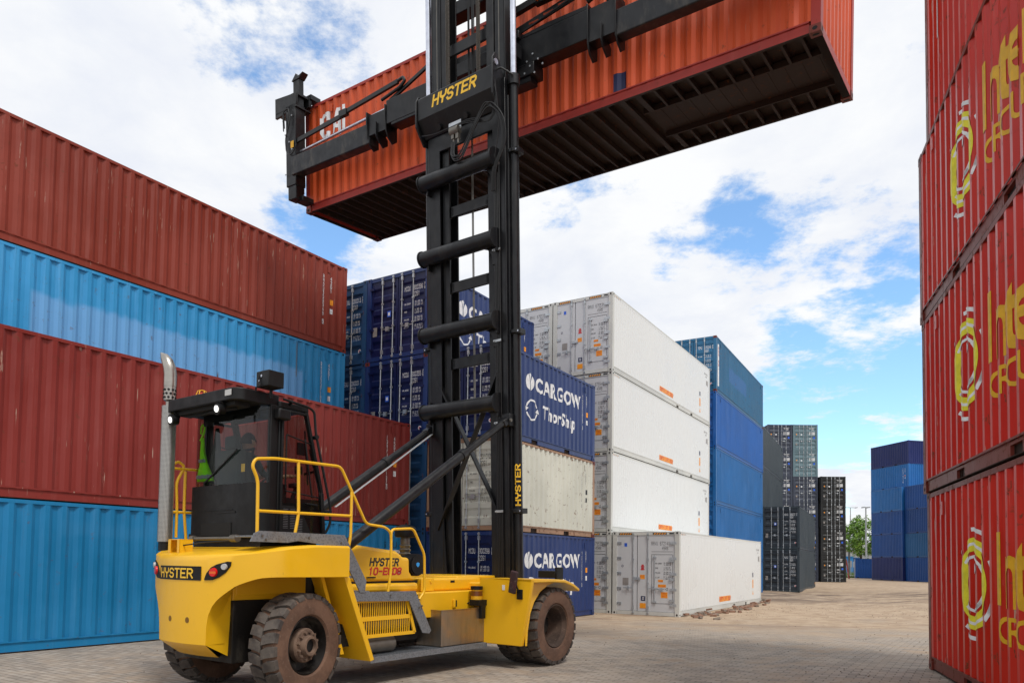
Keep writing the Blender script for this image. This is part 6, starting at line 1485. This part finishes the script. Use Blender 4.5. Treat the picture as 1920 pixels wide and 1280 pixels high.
# tree
def tree(x, y, h, rx, rz_, lab, seed, name='leafy_tree'):
    rnd = random.Random(seed); root = empty(name, (x, y, 0)); tag(root, lab, 'tree')
    bark = mat('bark', lambda: simple('bark', '4a3c30', .9)); leaf = mat('leafm', leaf_mat)
    b = MB(); b.tube([(0, 0, 0), (.05, 0, h * .3), (0, .05, h * .55), (.05, 0, h * .85)], .2, 8, rs=[.26, .19, .13, .04])
    cl = []
    for i in range(16):
        a = rnd.uniform(0, 6.28); z0 = h * rnd.uniform(.32, .65); r = rnd.uniform(.5, 1.) * rx * .75; z1 = z0 + rnd.uniform(.6, 2.2)
        b.tube([(0, 0, z0), (r * .5 * math.cos(a), r * .5 * math.sin(a), z0 + (z1 - z0) * .6), (r * math.cos(a), r * math.sin(a), z1)], .05, 5, rs=[.09, .05, .02])
    b.build('trunk', bark, root, smooth=60)
    c = MB(); cz = h * .62
    for i in range(215):
        while True:
            p = Vector((rnd.uniform(-1, 1), rnd.uniform(-1, 1), rnd.uniform(-1, 1)))
            if .25 < p.length < 1: break
        k = 1 - .28 * max(0, p.z) ; cl.append(Vector((p.x * rx * k, p.y * rx * k, cz + p.z * rz_)))
    for q in cl:
        rad = rnd.uniform(.30, .62)
        for j in range(46):
            d = Vector((rnd.gauss(0, 1), rnd.gauss(0, 1), rnd.gauss(0, .8))).normalized() * rad * rnd.uniform(.4, 1.05); o_ = q + d; s_ = rnd.uniform(.09, .17)
            u = Vector((rnd.uniform(-1, 1), rnd.uniform(-1, 1), rnd.uniform(-.5, .5))).normalized(); v = u.cross(Vector((rnd.uniform(-1, 1), rnd.uniform(-1, 1), rnd.uniform(-1, 1)))).normalized()
            c._add([o_ - u * s_, o_ - v * s_ * .55, o_ + u * s_, o_ + v * s_ * .55], [(0, 1, 2, 3)])
    me = c.mesh('crown', fix=False); me.materials.append(leaf); o = bpy.data.objects.new('crown', me); C.objects.link(o); o.parent = root
    return root
def leaf_mat():
    t = NT('leaves'); n = t.noise(t.pos(), 1.3, 3); n2 = t.noise(t.pos(), 9, 2)
    c = t.mix(t.ramp(n, .35, .65), lin('4a7524'), lin('82a945')); c = t.mix(t.ramp(n2, .55, .7, 0, .5), c, lin('a6b45a')); t.set(Base_Color=c, Roughness=.6)
    t.b.inputs['Transmission Weight'].default_value = 0.
    return t.m
tree(px(1614, 112), 112, 9.9, 3.0, 3.2, 'leafy green tree rising behind the small cobalt storage container', 3)
# lamp posts
lampm = mat('lampm', lambda: simple('lamp_post_grey', '9ea3a8', .5, .3))
def lamp(px_, Y, ztop_, lab, wide):
    r_ = empty('lamp_post', (px(px_, Y), Y, 0)); tag(r_, lab, 'lamp post', 'tall yard lamp posts'); b = MB(); b.tube([(0, 0, 0), (0, 0, ztop_)], .14, 8, rs=[.17, .09]); b.build('pole', lampm, r_, smooth=40)
    MB().box(-wide, wide, -.1, .1, ztop_ - .1, ztop_).build('crossarm', lampm, r_)
    for s in (-1, 1): MB().prism([(s * wide - .22, ztop_ - .18), (s * wide + .22, ztop_ - .10), (s * wide + .2, ztop_ + .06), (s * wide - .2, ztop_ + .02)], 'y', -.2, .2).build('lamp_head', lampm, r_)
lamp(1595.5, 150, 1.6555 + (1059.6 - 951) / 1368.16 * 150, 'lamp post with a broad double head, left of the tree and farther off', 1.2)
lamp(1624.5, 106, 1.6555 + (1059.6 - 950) / 1368.16 * 106, 'pale lamp post standing in front of the tree crown', .35)
# fence, leaning post, blue cabins, bushes
def fence():
    Y = 100; r_ = empty('wire_fence', (px(1560, Y), Y, 0)); tag(r_, 'grey wire mesh fence behind the yard, left of the small cobalt container', 'fence')
    b = MB(); n = 8
    for i in range(n): MB().cyl((i * 1.3, 0, 0), (i * 1.3, 0, 2.1), .03, 6).build('fence_post', lampm, r_)
    for i in range(14): b.box(0, n * 1.3 - 1.3, -.006, .006, .1 + i * .14, .11 + i * .14)
    for i in range(60): b.box(i * .155, i * .155 + .01, -.006, .006, .1, 2.0)
    b.build('mesh_panel', lampm, r_)
fence()
def leanpost():
    Y = 90; x = px(1592, Y); a = empty('boundary_post', (x, Y, 0)); tag(a, 'leaning faded red post beside the black stack', 'post')
    for i in range(6): MB().bar((-.34 * (i / 6.) , 0, i * .40), (-.34 * ((i + 1) / 6.), 0, (i + 1) * .40), .13, .13, (0, 1, 0)).build('post_band', [mat('rp', lambda: simple('faded_red', 'a84a44', .7)), mat('rp2', lambda: simple('faded_pink', 'b86a62', .7))][i % 2], a)
leanpost()
cabm = mat('cabm', lambda: simple('blue_cabin', '1f78b8', .5)); cabg = mat('cabg', lambda: simple('grey_building', '8c8f93', .7)); tanm = mat('tanm', lambda: simple('tan_roof', '8a7058', .8))
def cabin(px0, px1, Y, z, m, lab, name, cat, roof=None):
    x0, x1 = px(px0, Y), px(px1, Y); r_ = empty(name, ((x0 + x1) / 2, Y, 0)); tag(r_, lab, cat); w = (x1 - x0) / 2
    MB().box(-w, w, 0, 4, 0, z).build('wall', m, r_, bevel=.03); MB().box(-w - .1, w + .1, -.1, 4.1, z, z + .15).build('roof', roof or m, r_)
    n = max(2, int(w)); 
    for i in range(n): xx_ = -w + (i + .5) * 2 * w / n; MB().box(xx_ - .35, xx_ + .35, -.02, 0, z * .45, z * .8).build('window', cabg, r_)
cabin(1575, 1600, 122, 3.0, cabm, 'bright blue site cabin behind the wire fence', 'site_cabin', 'cabin')
cabin(1596, 1614, 130, 2.9, mat('cabm2', lambda: simple('dark_blue_cabin', '1c4f80', .5)), 'darker blue site cabin behind the wire fence, nearer the tree', 'site_cabin', 'cabin')
cabin(1560, 1650, 190, 5.2, cabg, 'long low grey shed with a tan roof on the horizon behind the tree', 'low_shed', 'building', tanm)
cabin(1598, 1640, 230, 8.5, mat('cabw', lambda: simple('pale_shed', 'a9adb2', .7)), 'pale tall shed far behind the tree', 'far_shed', 'building')
b = MB(); random.seed(9)
for i in range(5200):
    Y = random.uniform(97, 125); x = random.uniform(px(1540, Y), px(1660, Y)); h_ = random.uniform(.15, .45) * (2.0 if random.random() < .12 else 1); a = random.uniform(0, 3.1); w_ = .10
    b._add([(x - w_ * math.cos(a), Y - w_ * math.sin(a), 0), (x + w_ * math.cos(a), Y + w_ * math.sin(a), 0), (x + random.uniform(-.1, .1), Y, h_)], [(0, 1, 2)])
tag(b.build('grass', mat('grassm', lambda: simple('verge_grass', '5d7a34', .9))), 'strip of green grass behind the wire fence', 'grass', kind='stuff')
kerb = MB().box(px(1560, 98), px(1650, 98), 98, 98.4, 0, .35).build('barrier_wall', mat('kerbm', lambda: simple('pale_concrete', 'b4b4b0', .8))); tag(kerb, 'low pale concrete barrier at the edge of the grass', 'barrier')
def column(x, y, lab):
    r_ = MB().cyl((0, 0, 0), (0, 0, 6.6), .16, 8).box(-.35, .35, -.1, .1, 6.4, 6.9).build('signal_mast', mat('dkpost', lambda: simple('dark_post', '4d4f52', .6)), None, loc=(x, y, 0)); tag(r_, lab, 'post')
column(px(1592.5, 118), 118, 'dark narrow signal post left of the tree trunk')
